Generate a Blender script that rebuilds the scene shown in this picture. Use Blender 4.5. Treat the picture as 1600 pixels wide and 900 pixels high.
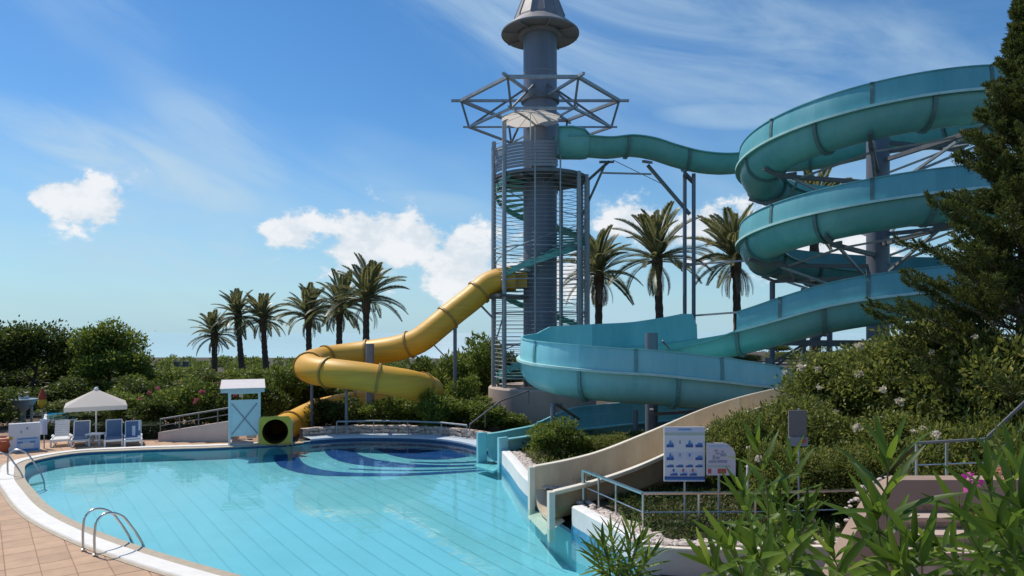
import bpy, bmesh, math, random
import numpy as np
from mathutils import Vector, Matrix
for o in list(bpy.data.objects): bpy.data.objects.remove(o)
S = bpy.context.scene
COL = S.collection
R = math.radians
# ---------------------------------------------------------------- camera
CAMH, HOR, FPX = 4.4, 520.0, 1067.0
cam = bpy.data.cameras.new('camera'); camo = bpy.data.objects.new('camera', cam); COL.objects.link(camo)
camo.location = (0, 0, CAMH); camo.rotation_euler = (R(90), 0, 0)
cam.sensor_width = 36; cam.lens = 24.0; cam.shift_y = (HOR-450)/1600.0
cam.clip_start = 0.05; cam.clip_end = 60000
S.camera = camo
# ---------------------------------------------------------------- sky and sun
SUN_AZ, SUN_EL = R(-56), R(56)            # azimuth from +Y towards +X
w = bpy.data.worlds.new('World'); S.world = w; w.use_nodes = True
nt = w.node_tree; nt.nodes.clear()
def N(t, **k):
    n = nt.nodes.new(t)
    for a, b in k.items(): setattr(n, a, b)
    return n
def mth(op, a, b=None, c=None, clamp=False):
    n = N('ShaderNodeMath', operation=op, use_clamp=clamp)
    for i, v in enumerate((a, b, c)):
        if v is None: continue
        if isinstance(v, (int, float)): n.inputs[i].default_value = v
        else: nt.links.new(v, n.inputs[i])
    return n.outputs[0]
def sstep(x, a, b):
    n = N('ShaderNodeMapRange', interpolation_type='SMOOTHSTEP')
    nt.links.new(x, n.inputs[0]); n.inputs[1].default_value = a; n.inputs[2].default_value = b
    return n.outputs[0]
sky = N('ShaderNodeTexSky', sky_type='NISHITA'); sky.sun_disc = False
sky.sun_elevation = SUN_EL; sky.sun_rotation = SUN_AZ; sky.air_density = 1.0; sky.dust_density = 0.2; sky.ozone_density = 3.5
hs = N('ShaderNodeHueSaturation'); hs.inputs['Saturation'].default_value = 1.28; hs.inputs['Value'].default_value = 1.0; hs.inputs['Hue'].default_value = 0.50
nt.links.new(sky.outputs[0], hs.inputs['Color'])
tc = N('ShaderNodeTexCoord'); sep = N('ShaderNodeSeparateXYZ'); nt.links.new(tc.outputs['Generated'], sep.inputs[0])
zc = mth('MAXIMUM', sep.outputs[2], 0.03)
CIRX, CIRY = 4.72, 2.06
# thin cirrus on a high flat layer, drawn out along one wind direction
az_ = mth('ARCTAN2', sep.outputs[0], sep.outputs[1])
cmb = N('ShaderNodeCombineXYZ'); nt.links.new(az_, cmb.inputs[0]); nt.links.new(sep.outputs[2], cmb.inputs[1])
mp = N('ShaderNodeMapping'); mp.vector_type = 'TEXTURE'; mp.inputs['Location'].default_value = (CIRX, 0, 0); mp.inputs['Rotation'].default_value = (0, 0, R(-19)); mp.inputs['Scale'].default_value = (4.2, 1.0, 1)
nt.links.new(cmb.outputs[0], mp.inputs[0])
n1 = N('ShaderNodeTexNoise'); n1.inputs['Scale'].default_value = 9.0; n1.inputs['Detail'].default_value = 9; n1.inputs['Roughness'].default_value = .6; n1.inputs['Distortion'].default_value = .6
nt.links.new(mp.outputs[0], n1.inputs['Vector'])
n2 = N('ShaderNodeTexNoise'); n2.inputs['Scale'].default_value = 3.0; n2.inputs['Detail'].default_value = 3
off2 = N('ShaderNodeMapping'); off2.vector_type = 'TEXTURE'; off2.inputs['Location'].default_value = (CIRX, CIRY, 0); off2.inputs['Rotation'].default_value = (0, 0, R(-19)); off2.inputs['Scale'].default_value = (1.7, .8, 1); nt.links.new(cmb.outputs[0], off2.inputs[0]); nt.links.new(off2.outputs[0], n2.inputs['Vector'])
cir = mth('MULTIPLY', sstep(n1.outputs[0], .30, .72), sstep(n2.outputs[0], .42, .68))
def band(a0, z0, a1, z1, wd, amp):
    # one long wisp between two sky directions (azimuth, height)
    L_ = math.hypot(a1-a0, z1-z0); ux, uz = (a1-a0)/L_, (z1-z0)/L_
    da = mth('SUBTRACT', az_, (a0+a1)/2); dz = mth('SUBTRACT', sep.outputs[2], (z0+z1)/2)
    al = mth('ADD', mth('MULTIPLY', da, ux), mth('MULTIPLY', dz, uz)); ac = mth('ADD', mth('MULTIPLY', da, -uz), mth('MULTIPLY', dz, ux))
    e = mth('ADD', mth('POWER', mth('ABSOLUTE', mth('DIVIDE', al, L_*.62)), 2.0), mth('POWER', mth('ABSOLUTE', mth('DIVIDE', ac, wd)), 2.0))
    return mth('MULTIPLY', mth('MULTIPLY', sstep(mth('SUBTRACT', 1.0, e), .0, .9), mth('ADD', .10, mth('MULTIPLY', sstep(n1.outputs[0], .32, .62), 1.15))), amp)
for bnd in ((-.66,.255,-.34,.165,.045,1.0), (-.50,.30,-.30,.20,.05,.6), (-.70,.115,-.25,.085,.04,.85), (.0,.43,.25,.40,.035,.5), (.20,.30,.42,.28,.022,.6), (-.25,.19,.0,.17,.03,.5), (1.0,.3,1.5,.25,.06,.8), (-1.4,.3,-1.0,.2,.06,.8)):
    cir = mth('MAXIMUM', cir, band(*bnd))
# cumulus: puffs low over the horizon
mp2 = N('ShaderNodeMapping'); mp2.inputs['Scale'].default_value = (1, 1, 1.5); nt.links.new(tc.outputs['Generated'], mp2.inputs[0])
n3 = N('ShaderNodeTexNoise'); n3.inputs['Scale'].default_value = 16; n3.inputs['Detail'].default_value = 10; n3.inputs['Roughness'].default_value = .62
nt.links.new(mp2.outputs[0], n3.inputs['Vector'])
puff = None
for px, py, rr, sq in ((140,318,92,1.7),(95,305,60,2.0),(455,366,62,1.5),(585,378,120,1.6),(650,372,80,1.5),(725,408,110,1.5),(985,345,70,1.9),(1110,360,85,1.6),(860,430,90,2.0),(1290,400,110,2.0),
                       (-300,380,140,2),(-800,330,150,2),(2000,370,160,2),(2500,330,140,2)):
    v = Vector(((px-800)/FPX, 1, (HOR-py)/FPX)); rad = rr/FPX/v.length; v.normalize()
    dv = N('ShaderNodeVectorMath', operation='SUBTRACT'); nt.links.new(tc.outputs['Generated'], dv.inputs[0]); dv.inputs[1].default_value = v
    ms = N('ShaderNodeVectorMath', operation='MULTIPLY'); nt.links.new(dv.outputs[0], ms.inputs[0]); ms.inputs[1].default_value = (1, 1, sq)
    ln = N('ShaderNodeVectorMath', operation='LENGTH'); nt.links.new(ms.outputs[0], ln.inputs[0])
    f = mth('SUBTRACT', 1.0, mth('DIVIDE', ln.outputs['Value'], rad))
    f = mth('MAXIMUM', f, -1.0)
    puff = f if puff is None else mth('MAXIMUM', puff, f)
cum = sstep(mth('ADD', mth('MULTIPLY', puff, .50), mth('MULTIPLY', mth('SUBTRACT', n3.outputs[0], .5), 1.6)), -.02, .26)
# pale veil close to the horizon
veil = mth('MULTIPLY', mth('SUBTRACT', 1.0, sstep(mth('ABSOLUTE', sep.outputs[2]), -.06, .30)), mth('ADD', .70, mth('MULTIPLY', n1.outputs[0], .4)))
cov = mth('MAXIMUM', mth('MULTIPLY', cir, .68), mth('MULTIPLY', cum, .93), clamp=True)
cloudc = N('ShaderNodeMix', data_type='RGBA'); nt.links.new(cum, cloudc.inputs[0])
cl2 = N('ShaderNodeMix', data_type='RGBA'); nt.links.new(sstep(n3.outputs[0], .42, .62), cl2.inputs[0]); cl2.inputs[6].default_value = (5.9, 6.4, 6.9, 1); cl2.inputs[7].default_value = (7.5, 7.6, 7.8, 1); nt.links.new(cl2.outputs[2], cloudc.inputs[7])
cloudc.inputs[6].default_value = (4.2, 5.6, 6.7, 1)
vm = N('ShaderNodeMix', data_type='RGBA'); nt.links.new(mth('MINIMUM', veil, 1.0), vm.inputs[0]); nt.links.new(hs.outputs[0], vm.inputs[6]); vm.inputs[7].default_value = (2.75, 4.9, 6.2, 1)
mx = N('ShaderNodeMix', data_type='RGBA'); nt.links.new(cov, mx.inputs[0]); nt.links.new(vm.outputs[2], mx.inputs[6]); nt.links.new(cloudc.outputs[2], mx.inputs[7])
bg = N('ShaderNodeBackground'); bg.inputs['Strength'].default_value = 0.122; nt.links.new(mx.outputs[2], bg.inputs['Color'])
wo = N('ShaderNodeOutputWorld'); nt.links.new(bg.outputs[0], wo.inputs['Surface'])
sl = bpy.data.lights.new('sun', 'SUN'); sl.energy = 4.3; sl.angle = R(.53); sl.color = (1, .93, .82)
so = bpy.data.objects.new('sun', sl); COL.objects.link(so)
sd = Vector((math.sin(SUN_AZ)*math.cos(SUN_EL), math.cos(SUN_AZ)*math.cos(SUN_EL), math.sin(SUN_EL)))
so.rotation_euler = (-sd).to_track_quat('-Z', 'Y').to_euler(); so.location = (0, 0, 60)
S.view_settings.view_transform = 'Standard'; S.view_settings.look = 'None'; S.view_settings.exposure = 0.0; S.view_settings.gamma = 1
S.render.engine = 'CYCLES'; S.cycles.max_bounces = 8; S.cycles.transparent_max_bounces = 16
S.cycles.use_denoising = True
# ---------------------------------------------------------------- helpers
def W(px, py, d): return Vector(((px-800)*d/FPX, d, CAMH-(py-HOR)*d/FPX))
def G(px, py, z=0.0):
    d = (CAMH-z)*FPX/(py-HOR); return Vector(((px-800)*d/FPX, d, z))
def at(px, d, z): return Vector(((px-800)*d/FPX, d, z))
def mat(name, c, rough=.5, metal=0, var=.12, scale=2.0, c2=None, bump=0, bscale=40, stretch=(1,1,1), coat=0, spec=.5, fine=.0):
    m = bpy.data.materials.new(name); m.use_nodes = True; t = m.node_tree; b = t.nodes['Principled BSDF']
    b.inputs['Roughness'].default_value = rough; b.inputs['Metallic'].default_value = metal
    b.inputs['Coat Weight'].default_value = coat; b.inputs['Specular IOR Level'].default_value = spec
    g = t.nodes.new('ShaderNodeNewGeometry'); mp = t.nodes.new('ShaderNodeMapping'); mp.inputs['Scale'].default_value = stretch
    t.links.new(g.outputs['Position'], mp.inputs[0])
    n = t.nodes.new('ShaderNodeTexNoise'); n.inputs['Scale'].default_value = scale; n.inputs['Detail'].default_value = 8; n.inputs['Roughness'].default_value = .65
    t.links.new(mp.outputs[0], n.inputs['Vector'])
    r = t.nodes.new('ShaderNodeMapRange'); r.inputs[1].default_value = .3; r.inputs[2].default_value = .7; t.links.new(n.outputs[0], r.inputs[0])
    x = t.nodes.new('ShaderNodeMix'); x.data_type = 'RGBA'
    a = c if c2 else tuple(v*(1-var) for v in c); d = c2 if c2 else tuple(min(1, v*(1+var)) for v in c)
    x.inputs[6].default_value = (*a, 1); x.inputs[7].default_value = (*d, 1); t.links.new(r.outputs[0], x.inputs[0])
    out = x.outputs[2]
    # each separate piece differs a little
    hv = t.nodes.new('ShaderNodeHueSaturation'); oi = t.nodes.new('ShaderNodeObjectInfo')
    rr = t.nodes.new('ShaderNodeMapRange'); rr.inputs[3].default_value = 1-fine; rr.inputs[4].default_value = 1+fine
    t.links.new(oi.outputs['Random'], rr.inputs[0]); t.links.new(rr.outputs[0], hv.inputs['Value']); t.links.new(out, hv.inputs['Color'])
    t.links.new(hv.outputs[0], b.inputs['Base Color'])
    r2 = t.nodes.new('ShaderNodeMapRange'); r2.inputs[3].default_value = max(0, rough-.08); r2.inputs[4].default_value = min(1, rough+.12)
    t.links.new(n.outputs[0], r2.inputs[0]); t.links.new(r2.outputs[0], b.inputs['Roughness'])
    if bump:
        n2 = t.nodes.new('ShaderNodeTexNoise'); n2.inputs['Scale'].default_value = bscale; n2.inputs['Detail'].default_value = 5; t.links.new(mp.outputs[0], n2.inputs['Vector'])
        bp = t.nodes.new('ShaderNodeBump'); bp.inputs['Strength'].default_value = bump; bp.inputs['Distance'].default_value = .02
        t.links.new(n2.outputs[0], bp.inputs['Height']); t.links.new(bp.outputs[0], b.inputs['Normal'])
    return m
def leafmat(name, c1, c2, c3=None, trans=.3, rough=.5, spec=.35):
    m = bpy.data.materials.new(name); m.use_nodes = True; t = m.node_tree; b = t.nodes['Principled BSDF']; o = t.nodes['Material Output']
    g = t.nodes.new('ShaderNodeNewGeometry'); r = t.nodes.new('ShaderNodeValToRGB')
    oi = t.nodes.new('ShaderNodeObjectInfo')
    ad = t.nodes.new('ShaderNodeMath'); ad.operation = 'ADD'; t.links.new(g.outputs['Random Per Island'], ad.inputs[0]); t.links.new(oi.outputs['Random'], ad.inputs[1])
    fr = t.nodes.new('ShaderNodeMath'); fr.operation = 'FRACT'; t.links.new(ad.outputs[0], fr.inputs[0])
    t.links.new(fr.outputs[0], r.inputs[0])
    e = r.color_ramp.elements; e[0].color = (*c1, 1); e[1].color = (*c2, 1)
    if c3: q = e.new(.93); q.color = (*c2, 1); e[2].position = 1.0; e[2].color = (*c3, 1)
    t.links.new(r.outputs[0], b.inputs['Base Color']); b.inputs['Roughness'].default_value = rough; b.inputs['Specular IOR Level'].default_value = spec
    tr = t.nodes.new('ShaderNodeBsdfTranslucent'); hv = t.nodes.new('ShaderNodeHueSaturation'); hv.inputs['Value'].default_value = 1.35; hv.inputs['Hue'].default_value = .485
    t.links.new(r.outputs[0], hv.inputs['Color']); t.links.new(hv.outputs[0], tr.inputs[0])
    mx = t.nodes.new('ShaderNodeMixShader'); mx.inputs[0].default_value = trans
    t.links.new(b.outputs[0], mx.inputs[1]); t.links.new(tr.outputs[0], mx.inputs[2]); t.links.new(mx.outputs[0], o.inputs[0])
    return m
ORG = {}
def props(o, label=None, cat=None, group=None, kind=None):
    if label: o['label'] = label
    if cat: o['category'] = cat
    if group: o['group'] = group
    if kind: o['kind'] = kind
    return o
def thing(name, label, cat, loc=(0,0,0), group=None, rz=0):
    o = bpy.data.objects.new(name, None); COL.objects.link(o); o.location = loc; o.rotation_euler = (0, 0, rz); o.empty_display_size = .2
    ORG[o.name] = Vector(loc) if rz == 0 else Vector((0,0,0))
    return props(o, label, cat, group)
def obj(name, verts, faces, m, parent=None, org=None, smooth=None):
    """one mesh object from world-space vertices (relative to its thing's base)"""
    og = ORG[parent.name] if parent else Vector(org if org is not None else (0,0,0))
    me = bpy.data.meshes.new(name)
    V = np.asarray([tuple(v) for v in verts], dtype=np.float64).reshape(-1, 3) if not isinstance(verts, np.ndarray) else verts
    V = V - np.array(og)
    me.from_pydata(V.tolist(), [], faces)
    if m: me.materials.append(m)
    if smooth is not None:
        me.polygons.foreach_set('use_smooth', [True]*len(me.polygons)); me.set_sharp_from_angle(angle=R(smooth))
    me.update()
    o = bpy.data.objects.new(name, me); COL.objects.link(o)
    if parent: o.parent = parent
    else: o.location = og
    ORG[o.name] = og
    return o
def inst(src, name, parent, M):
    """a further copy of a part, sharing its mesh"""
    o = bpy.data.objects.new(name, src if isinstance(src, bpy.types.Mesh) else src.data); COL.objects.link(o)
    o.parent = parent; o.matrix_local = M; ORG[o.name] = Vector((0,0,0))
    return o
def copy_tree(o, parent=None):
    c = o.copy(); COL.objects.link(c); c.parent = parent
    for ch in o.children: copy_tree(ch, c)
    return c
class MB:
    def __init__(s): s.v = []; s.f = []
    def add(s, v, f):
        k = len(s.v); s.v += [tuple(p) for p in v]; s.f += [tuple(i+k for i in q) for q in f]; return s
    def box(s, c, d, rz=0, M=None):
        x, y, z = d[0]/2, d[1]/2, d[2]/2; vs = []
        for a in (-x, x):
            for b in (-y, y):
                for e in (-z, z):
                    p = Vector((a, b, e))
                    if M is not None: p = M @ p
                    elif rz: p = Matrix.Rotation(rz, 3, 'Z') @ p
                    vs.append(p+Vector(c))
        return s.add(vs, [(0,1,3,2),(4,6,7,5),(0,4,5,1),(2,3,7,6),(0,2,6,4),(1,5,7,3)])
    def bar(s, a, b, wd, h=None, n=None):
        """a square bar, or an n-sided rod, from a to b"""
        return s.tube([a, b], wd/2 if n else wd*.7071, n or 4, roll=0 if n else R(45))
    def tube(s, path, r, n=8, cap=True, roll=0, closed=False):
        P = [Vector(p) for p in path]; m = len(P); rs = r if hasattr(r, '__len__') else [r]*m
        vs = []; up = None
        for i, p in enumerate(P):
            if closed: t = P[(i+1) % m]-P[i-1]
            else: t = (P[min(i+1, m-1)]-P[max(i-1, 0)])
            t.normalize()
            ref = Vector((0,0,1)) if abs(t.z) < .95 else Vector((0,1,0))
            if up is None or abs(t.z) < .9: a = t.cross(ref).normalized()
            else: a = (up - t*up.dot(t)).normalized()
            up = a; b = a.cross(t)
            for k in range(n):
                q = 2*math.pi*k/n+roll; vs.append(p+(a*math.cos(q)+b*math.sin(q))*rs[i])
        fs = []
        for i in range(m if closed else m-1):
            j = (i+1) % m
            for k in range(n): fs.append((i*n+k, i*n+(k+1) % n, j*n+(k+1) % n, j*n+k))
        if cap and not closed: fs += [tuple(range(n-1, -1, -1)), tuple(range((m-1)*n, m*n))]
        return s.add(vs, fs)
    def lathe(s, c, prof, n=24, cap=True, a0=0):
        vs = []; c = Vector(c)
        for r_, z in prof:
            for k in range(n):
                q = 2*math.pi*k/n+a0; vs.append(c+Vector((r_*math.cos(q), r_*math.sin(q), z)))
        fs = [(i*n+k, i*n+(k+1) % n, (i+1)*n+(k+1) % n, (i+1)*n+k) for i in range(len(prof)-1) for k in range(n)]
        if cap: fs += [tuple(range(n-1, -1, -1)), tuple(range((len(prof)-1)*n, len(prof)*n))]
        return s.add(vs, fs)
    def prism(s, poly, z0, z1):
        n = len(poly); z0s = z0 if hasattr(z0, '__len__') else [z0]*n; z1s = z1 if hasattr(z1, '__len__') else [z1]*n
        vs = [(p[0], p[1], z0s[i]) for i, p in enumerate(poly)]+[(p[0], p[1], z1s[i]) for i, p in enumerate(poly)]
        return s.add(vs, [tuple(range(n-1, -1, -1)), tuple(range(n, 2*n))]+[(i, (i+1) % n, n+(i+1) % n, n+i) for i in range(n)])
    def sweep(s, frames, prof, cap=True, closed=True):
        """profile (u, v) or a list of one per frame carried along frames (p, lateral, up)"""
        k = None; vs = []
        for i, (p, l, u) in enumerate(frames):
            pr = prof[i] if isinstance(prof[0][0], (tuple, list)) else prof
            k = len(pr); vs += [p+l*a+u*b for a, b in pr]
        m = len(frames); fs = []
        for i in range(m-1):
            for j in range(k if closed else k-1): fs.append((i*k+j, i*k+(j+1) % k, (i+1)*k+(j+1) % k, (i+1)*k+j))
        if cap and closed: fs += [tuple(range(k-1, -1, -1)), tuple(range((m-1)*k, m*k))]
        return s.add(vs, fs)
    def build(s, name, m, parent=None, org=None, smooth=None):
        o = obj(name, s.v, s.f, m, parent, org, smooth); return o
def fixn(o):
    bm = bmesh.new(); bm.from_mesh(o.data); bmesh.ops.recalc_face_normals(bm, faces=bm.faces); bm.to_mesh(o.data); bm.free(); return o
def catmull(P, step=.25, closed=False):
    P = [Vector(p) for p in P]; n = len(P); out = []
    rng = range(n) if closed else range(n-1)
    for i in rng:
        p1, p2 = P[i], P[(i+1) % n]
        p0 = P[i-1] if (closed or i > 0) else p1*2-p2
        p3 = P[(i+2) % n] if (closed or i+2 < n) else p2*2-p1
        k = max(2, int((p2-p1).length/step))
        # centripetal-ish: limit tangents by chord length
        c = (p2-p1).length; a = max((p1-p0).length, 1e-6); b = max((p3-p2).length, 1e-6)
        m1 = ((p1-p0)/a*c/(a+c)*c + (p2-p1)/c*a/(a+c)*c) ; m2 = ((p2-p1)/c*b/(b+c)*c + (p3-p2)/b*c/(b+c)*c)
        for j in range(k):
            t = j/k; t2 = t*t; t3 = t2*t
            out.append(p1*(2*t3-3*t2+1)+m1*(t3-2*t2+t)+p2*(-2*t3+3*t2)+m2*(t3-t2))
    if not closed: out.append(P[-1].copy())
    return out
def ss(a, b, x):
    t = min(1, max(0, (x-a)/(b-a))); return t*t*(3-2*t)
# fast leaf meshes -------------------------------------------------
def leafmesh(name, P, D, Sd, L, Wd, fold=.0):
    n = len(P); L = np.asarray(L).reshape(-1, 1)*np.ones((n, 1)); Wd = np.asarray(Wd).reshape(-1, 1)*np.ones((n, 1))
    Nn = np.cross(D, Sd); V = np.empty((n, 4, 3)); mid = P+D*L*.45
    V[:, 0] = P; V[:, 1] = mid+Sd*Wd*.5+Nn*Wd*fold; V[:, 2] = P+D*L; V[:, 3] = mid-Sd*Wd*.5+Nn*Wd*fold
    me = bpy.data.meshes.new(name); me.vertices.add(n*4); me.loops.add(n*4); me.polygons.add(n)
    me.vertices.foreach_set('co', V.reshape(-1)); me.loops.foreach_set('vertex_index', np.arange(n*4, dtype=np.int32))
    me.polygons.foreach_set('loop_start', np.arange(0, n*4, 4, dtype=np.int32))
    me.update(calc_edges=True); return me
def unit(a): return a/np.maximum(np.linalg.norm(a, axis=1, keepdims=True), 1e-9)
def rdir(rng, n): return unit(rng.normal(size=(n, 3)))
def blobs_ell(rng, c, rad, nb, br, low=-.6):
    out = []
    while len(out) < nb:
        d = rdir(rng, 1)[0]
        if d[2] < low: continue
        k = rng.uniform(.45, .85); out.append((np.array(c)+d*np.array(rad)*k, br*rng.uniform(.65, 1.3)))
    return out
def cloud(name, blobs, n, L, asp, seed, outw=.6, up=.25, flat=.8, shell=.5, jit=.25):
    rng = np.random.default_rng(seed)
    c = np.array([b[0] for b in blobs]); r = np.array([b[1] for b in blobs]); pr = r**2; pr /= pr.sum()
    i = rng.choice(len(blobs), n, p=pr); d = rdir(rng, n)
    rad = (shell+(1-shell)*rng.random(n)**.6)*(1+jit*rng.normal(size=n)*.5)
    off = d*(r[i]*rad)[:, None]; off[:, 2] *= flat; P = c[i]+off
    D = unit(d*outw+rng.normal(size=(n, 3))*.6+np.array([0, 0, up])); Sd = unit(np.cross(D, rdir(rng, n)))
    l = L*rng.uniform(.6, 1.3, n)
    return leafmesh(name, P, D, Sd, l, l*asp)
def mobj(name, me, m, parent, org=None):
    if m and not me.materials: me.materials.append(m)
    o = bpy.data.objects.new(name, me); COL.objects.link(o)
    if parent: o.parent = parent; ORG[o.name] = ORG[parent.name]
    elif org is not None: o.location = org
    return o
# ---------------------------------------------------------------- materials
M = {}
M['soil'] = mat('soil', (.065,.05,.03), .95, var=.35, scale=1.5, bump=.6, bscale=12)
M['deck'] = mat('deck_grout', (.30,.19,.13), .9, var=.12, scale=1.2, bump=.2)
M['tile'] = mat('terracotta_tile', (.46,.295,.185), .75, var=.16, scale=2.2, bump=.18, bscale=90, fine=.09)
M['white_cop'] = mat('white_coping', (.74,.71,.66), .6, var=.08, scale=3, bump=.15, bscale=60)
M['gutter'] = mat('beige_gutter', (.42,.35,.26), .7, var=.14, scale=5, bump=.2, bscale=90)
M['navy'] = mat('navy_mosaic', (.015,.07,.17), .3, var=.45, scale=14)
M['blue_tile'] = mat('blue_mosaic', (.06,.26,.42), .3, var=.35, scale=12)
M['swirl'] = mat('dark_blue_mosaic', (.012,.075,.27), .35, var=.4, scale=6)
M['pale'] = mat('pale_mosaic', (.42,.68,.74), .4, var=.1, scale=6)
M['pool'] = mat('turquoise_pool_tile', (.22,.54,.62), .45, var=.07, scale=.6)
M['joint'] = mat('pool_joint', (.18,.49,.575), .6, var=.1)
M['cream'] = mat('cream_render', (.62,.53,.45), .85, var=.10, scale=1.2, bump=.15, bscale=50)
M['pinkwall'] = mat('pinkish_render', (.47,.37,.32), .9, var=.1, scale=1.5, bump=.2, bscale=50)
M['whitewall'] = mat('white_render', (.70,.69,.66), .7, var=.08, scale=2, bump=.1)
M['stone'] = mat('rough_stone', (.66,.55,.47), .9, c2=(.27,.20,.17), scale=5, bump=.5, bscale=30)
M['pebble'] = mat('pale_pebble', (.66,.58,.52), .85, c2=(.42,.34,.30), scale=9, bump=.4, bscale=40)
M['steel'] = mat('brushed_steel', (.55,.55,.54), .28, metal=1, var=.12, scale=8)
M['galv'] = mat('galvanised_steel', (.33,.35,.37), .5, metal=.55, var=.18, scale=4)
M['darksteel'] = mat('dark_steel', (.16,.165,.175), .55, metal=.4, var=.2, scale=4)
M['column'] = mat('grey_column_paint', (.155,.17,.215), .45, var=.2, scale=1.6, stretch=(1,1,.08), metal=.1)
M['rooftin'] = mat('grey_roof_sheet', (.22,.21,.22), .55, var=.15, scale=1.5, metal=.2, bump=.1)
M['slat'] = mat('grey_slat', (.25,.25,.285), .6, var=.12, scale=2)
M['tread'] = mat('green_tread', (.13,.43,.37), .5, var=.2, scale=4)
M['teal'] = mat('teal_fibreglass', (.082,.315,.315), .38, c2=(.145,.405,.39), scale=1.4, stretch=(1,1,.22), coat=.1, fine=.07)
M['tealin'] = mat('teal_gelcoat_guard', (.09,.33,.375), .38, c2=(.16,.42,.465), scale=1.4, stretch=(1,1,.25), coat=.1, fine=.07)
M['cyan'] = mat('faded_cyan_fibreglass', (.16,.50,.54), .38, c2=(.30,.63,.63), scale=1.4, stretch=(1,1,.22), coat=.1, fine=.06)
M['cyang'] = mat('faded_cyan_guard', (.17,.51,.58), .38, c2=(.30,.64,.68), scale=1.4, stretch=(1,1,.25), coat=.1, fine=.06)
M['rib'] = mat('teal_flange', (.085,.17,.17), .5, var=.2, scale=3)
M['ribc'] = mat('cyan_flange', (.12,.30,.32), .5, var=.2, scale=3)
M['edge'] = mat('sunlit_pale_rim', (.42,.66,.64), .45, var=.12, scale=3)  # sunlit highlight along the flange, put into a paler colour
M['creamf'] = mat('cream_fibreglass', (.50,.40,.27), .5, c2=(.66,.56,.41), scale=2.2, stretch=(1,1,.4), coat=.05)
M['creamrim'] = mat('cream_rim', (.75,.68,.56), .4, var=.08, scale=2)
M['creamend'] = mat('white_slide_end', (.66,.62,.52), .4, var=.08, scale=2)
M['yellow'] = mat('yellow_fibreglass', (.80,.42,.025), .48, c2=(.58,.31,.04), scale=1.8, stretch=(.25,.25,3.6), coat=.0)
M['yrib'] = mat('yellow_flange', (.36,.21,.035), .5, var=.2, scale=3)
M['lime'] = mat('yellow_green_panel', (.55,.41,.04), .45, var=.08, scale=2)
M['dark'] = mat('dark_inside', (.06,.035,.015), .7)
M['white'] = mat('white_plastic', (.76,.76,.75), .4, var=.05, scale=3)
M['hutwhite'] = mat('white_hut_paint', (.66,.70,.72), .5, var=.06, scale=2)
M['hutroof'] = mat('hut_roof_fascia', (.60,.55,.54), .6, var=.08, scale=3)
M['bluefab'] = mat('blue_fabric', (.13,.185,.29), .85, var=.1, scale=6)
M['canvas'] = leafmat('cream_canvas', (.74,.69,.63), (.76,.71,.65), None, .4, .8, .2)
M['bark'] = mat('bark', (.10,.07,.05), .95, var=.35, scale=6, bump=.8, bscale=16)
M['palmbark'] = mat('palm_bark', (.085,.06,.045), .95, var=.4, scale=5, bump=.9, bscale=14)
# ---------------------------------------------------------------- sea, land, pool
sea = obj('sea', [(-30000,100,-9),(30000,100,-9),(30000,45000,-9),(-30000,45000,-9)], [(0,1,2,3)], None); props(sea, kind='structure')
ms = mat('sea_water', (.30,.46,.58), .10, var=.06, scale=.004); sea.data.materials.append(ms)
OUT = [(-8.9,27.05),(-9.9,26.6),(-11.0,26.2),(-14.3,25.5),(-16.0,24.8),(-16.4,23.6),(-15.2,21.3),(-13.2,18.9),(-11.3,16.9),(-9.4,15.3),(-7.2,13.75),(-5.5,12.7),(-2,10.9),(1,10.2),(2.7,10.9),(2.35,12.6),
       (1.7,14.3),(1.1,15.9),(.5,17.6),(-.15,21.3),(-.75,24.4),(-1.6,26.6),(-3.2,28.0),(-5.2,28.5),(-7.2,28.3),(-8.2,27.75)]
out = catmull([(x,y,0) for x,y in OUT], .3, closed=True); NO = len(out)
def near_i(p): return min(range(NO), key=lambda i: (out[i].x-p[0])**2+(out[i].y-p[1])**2)
nrm = []
for i in range(NO):
    t = out[(i+1) % NO]-out[i-1]; n = Vector((t.y, -t.x, 0)).normalized(); nrm.append(n)
cen = sum(out, Vector())/NO
if sum((nrm[i].dot(out[i]-cen) for i in range(NO))) < 0: nrm = [-n for n in nrm]
def off(i, d, z=0): p = out[i % NO]+nrm[i % NO]*d; return Vector((p.x, p.y, z))
def rng_i(a, b):
    i, j = near_i(a), near_i(b)
    return [k % NO for k in range(i, j+1 if j >= i else j+NO+1)]
def ribbon(idx, prof):
    """profile (offset, z) carried along part of the pool outline"""
    v = [off(i, d, z) for i in idx for d, z in prof]; k = len(prof)
    f = [(a*k+b, a*k+b+1, (a+1)*k+b+1, (a+1)*k+b) for a in range(len(idx)-1) for b in range(k-1)]
    return v, f
ALL = list(range(NO))+[0]
def fill_hole(outer, inner, z):
    bm = bmesh.new(); es = []
    for loop in (outer, inner):
        vs = [bm.verts.new((p[0], p[1], z)) for p in loop]
        es += [bm.edges.new((vs[i], vs[(i+1) % len(vs)])) for i in range(len(vs))]
    bmesh.ops.triangle_fill(bm, edges=es, use_beauty=True, use_dissolve=False)
    bmesh.ops.recalc_face_normals(bm, faces=bm.faces)
    v = [x.co.copy() for x in bm.verts]; bm.verts.index_update(); f = [tuple(x.index for x in q.verts) for q in bm.faces]; bm.free(); return v, f
rg = random.Random(4)
shore = [(-420,-120),(420,-120),(420,120),(250,125),(120,118),(60,124),(0,117),(-60,123),(-140,118),(-260,124),(-420,118)]
v, f = fill_hole(shore, [off(i, .3) for i in range(NO)], -.03)
g = obj('ground', v, f, M['soil']); props(g, kind='structure'); fixn(g)
if g.data.polygons[0].normal.z < 0: g.data.flip_normals()
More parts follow.
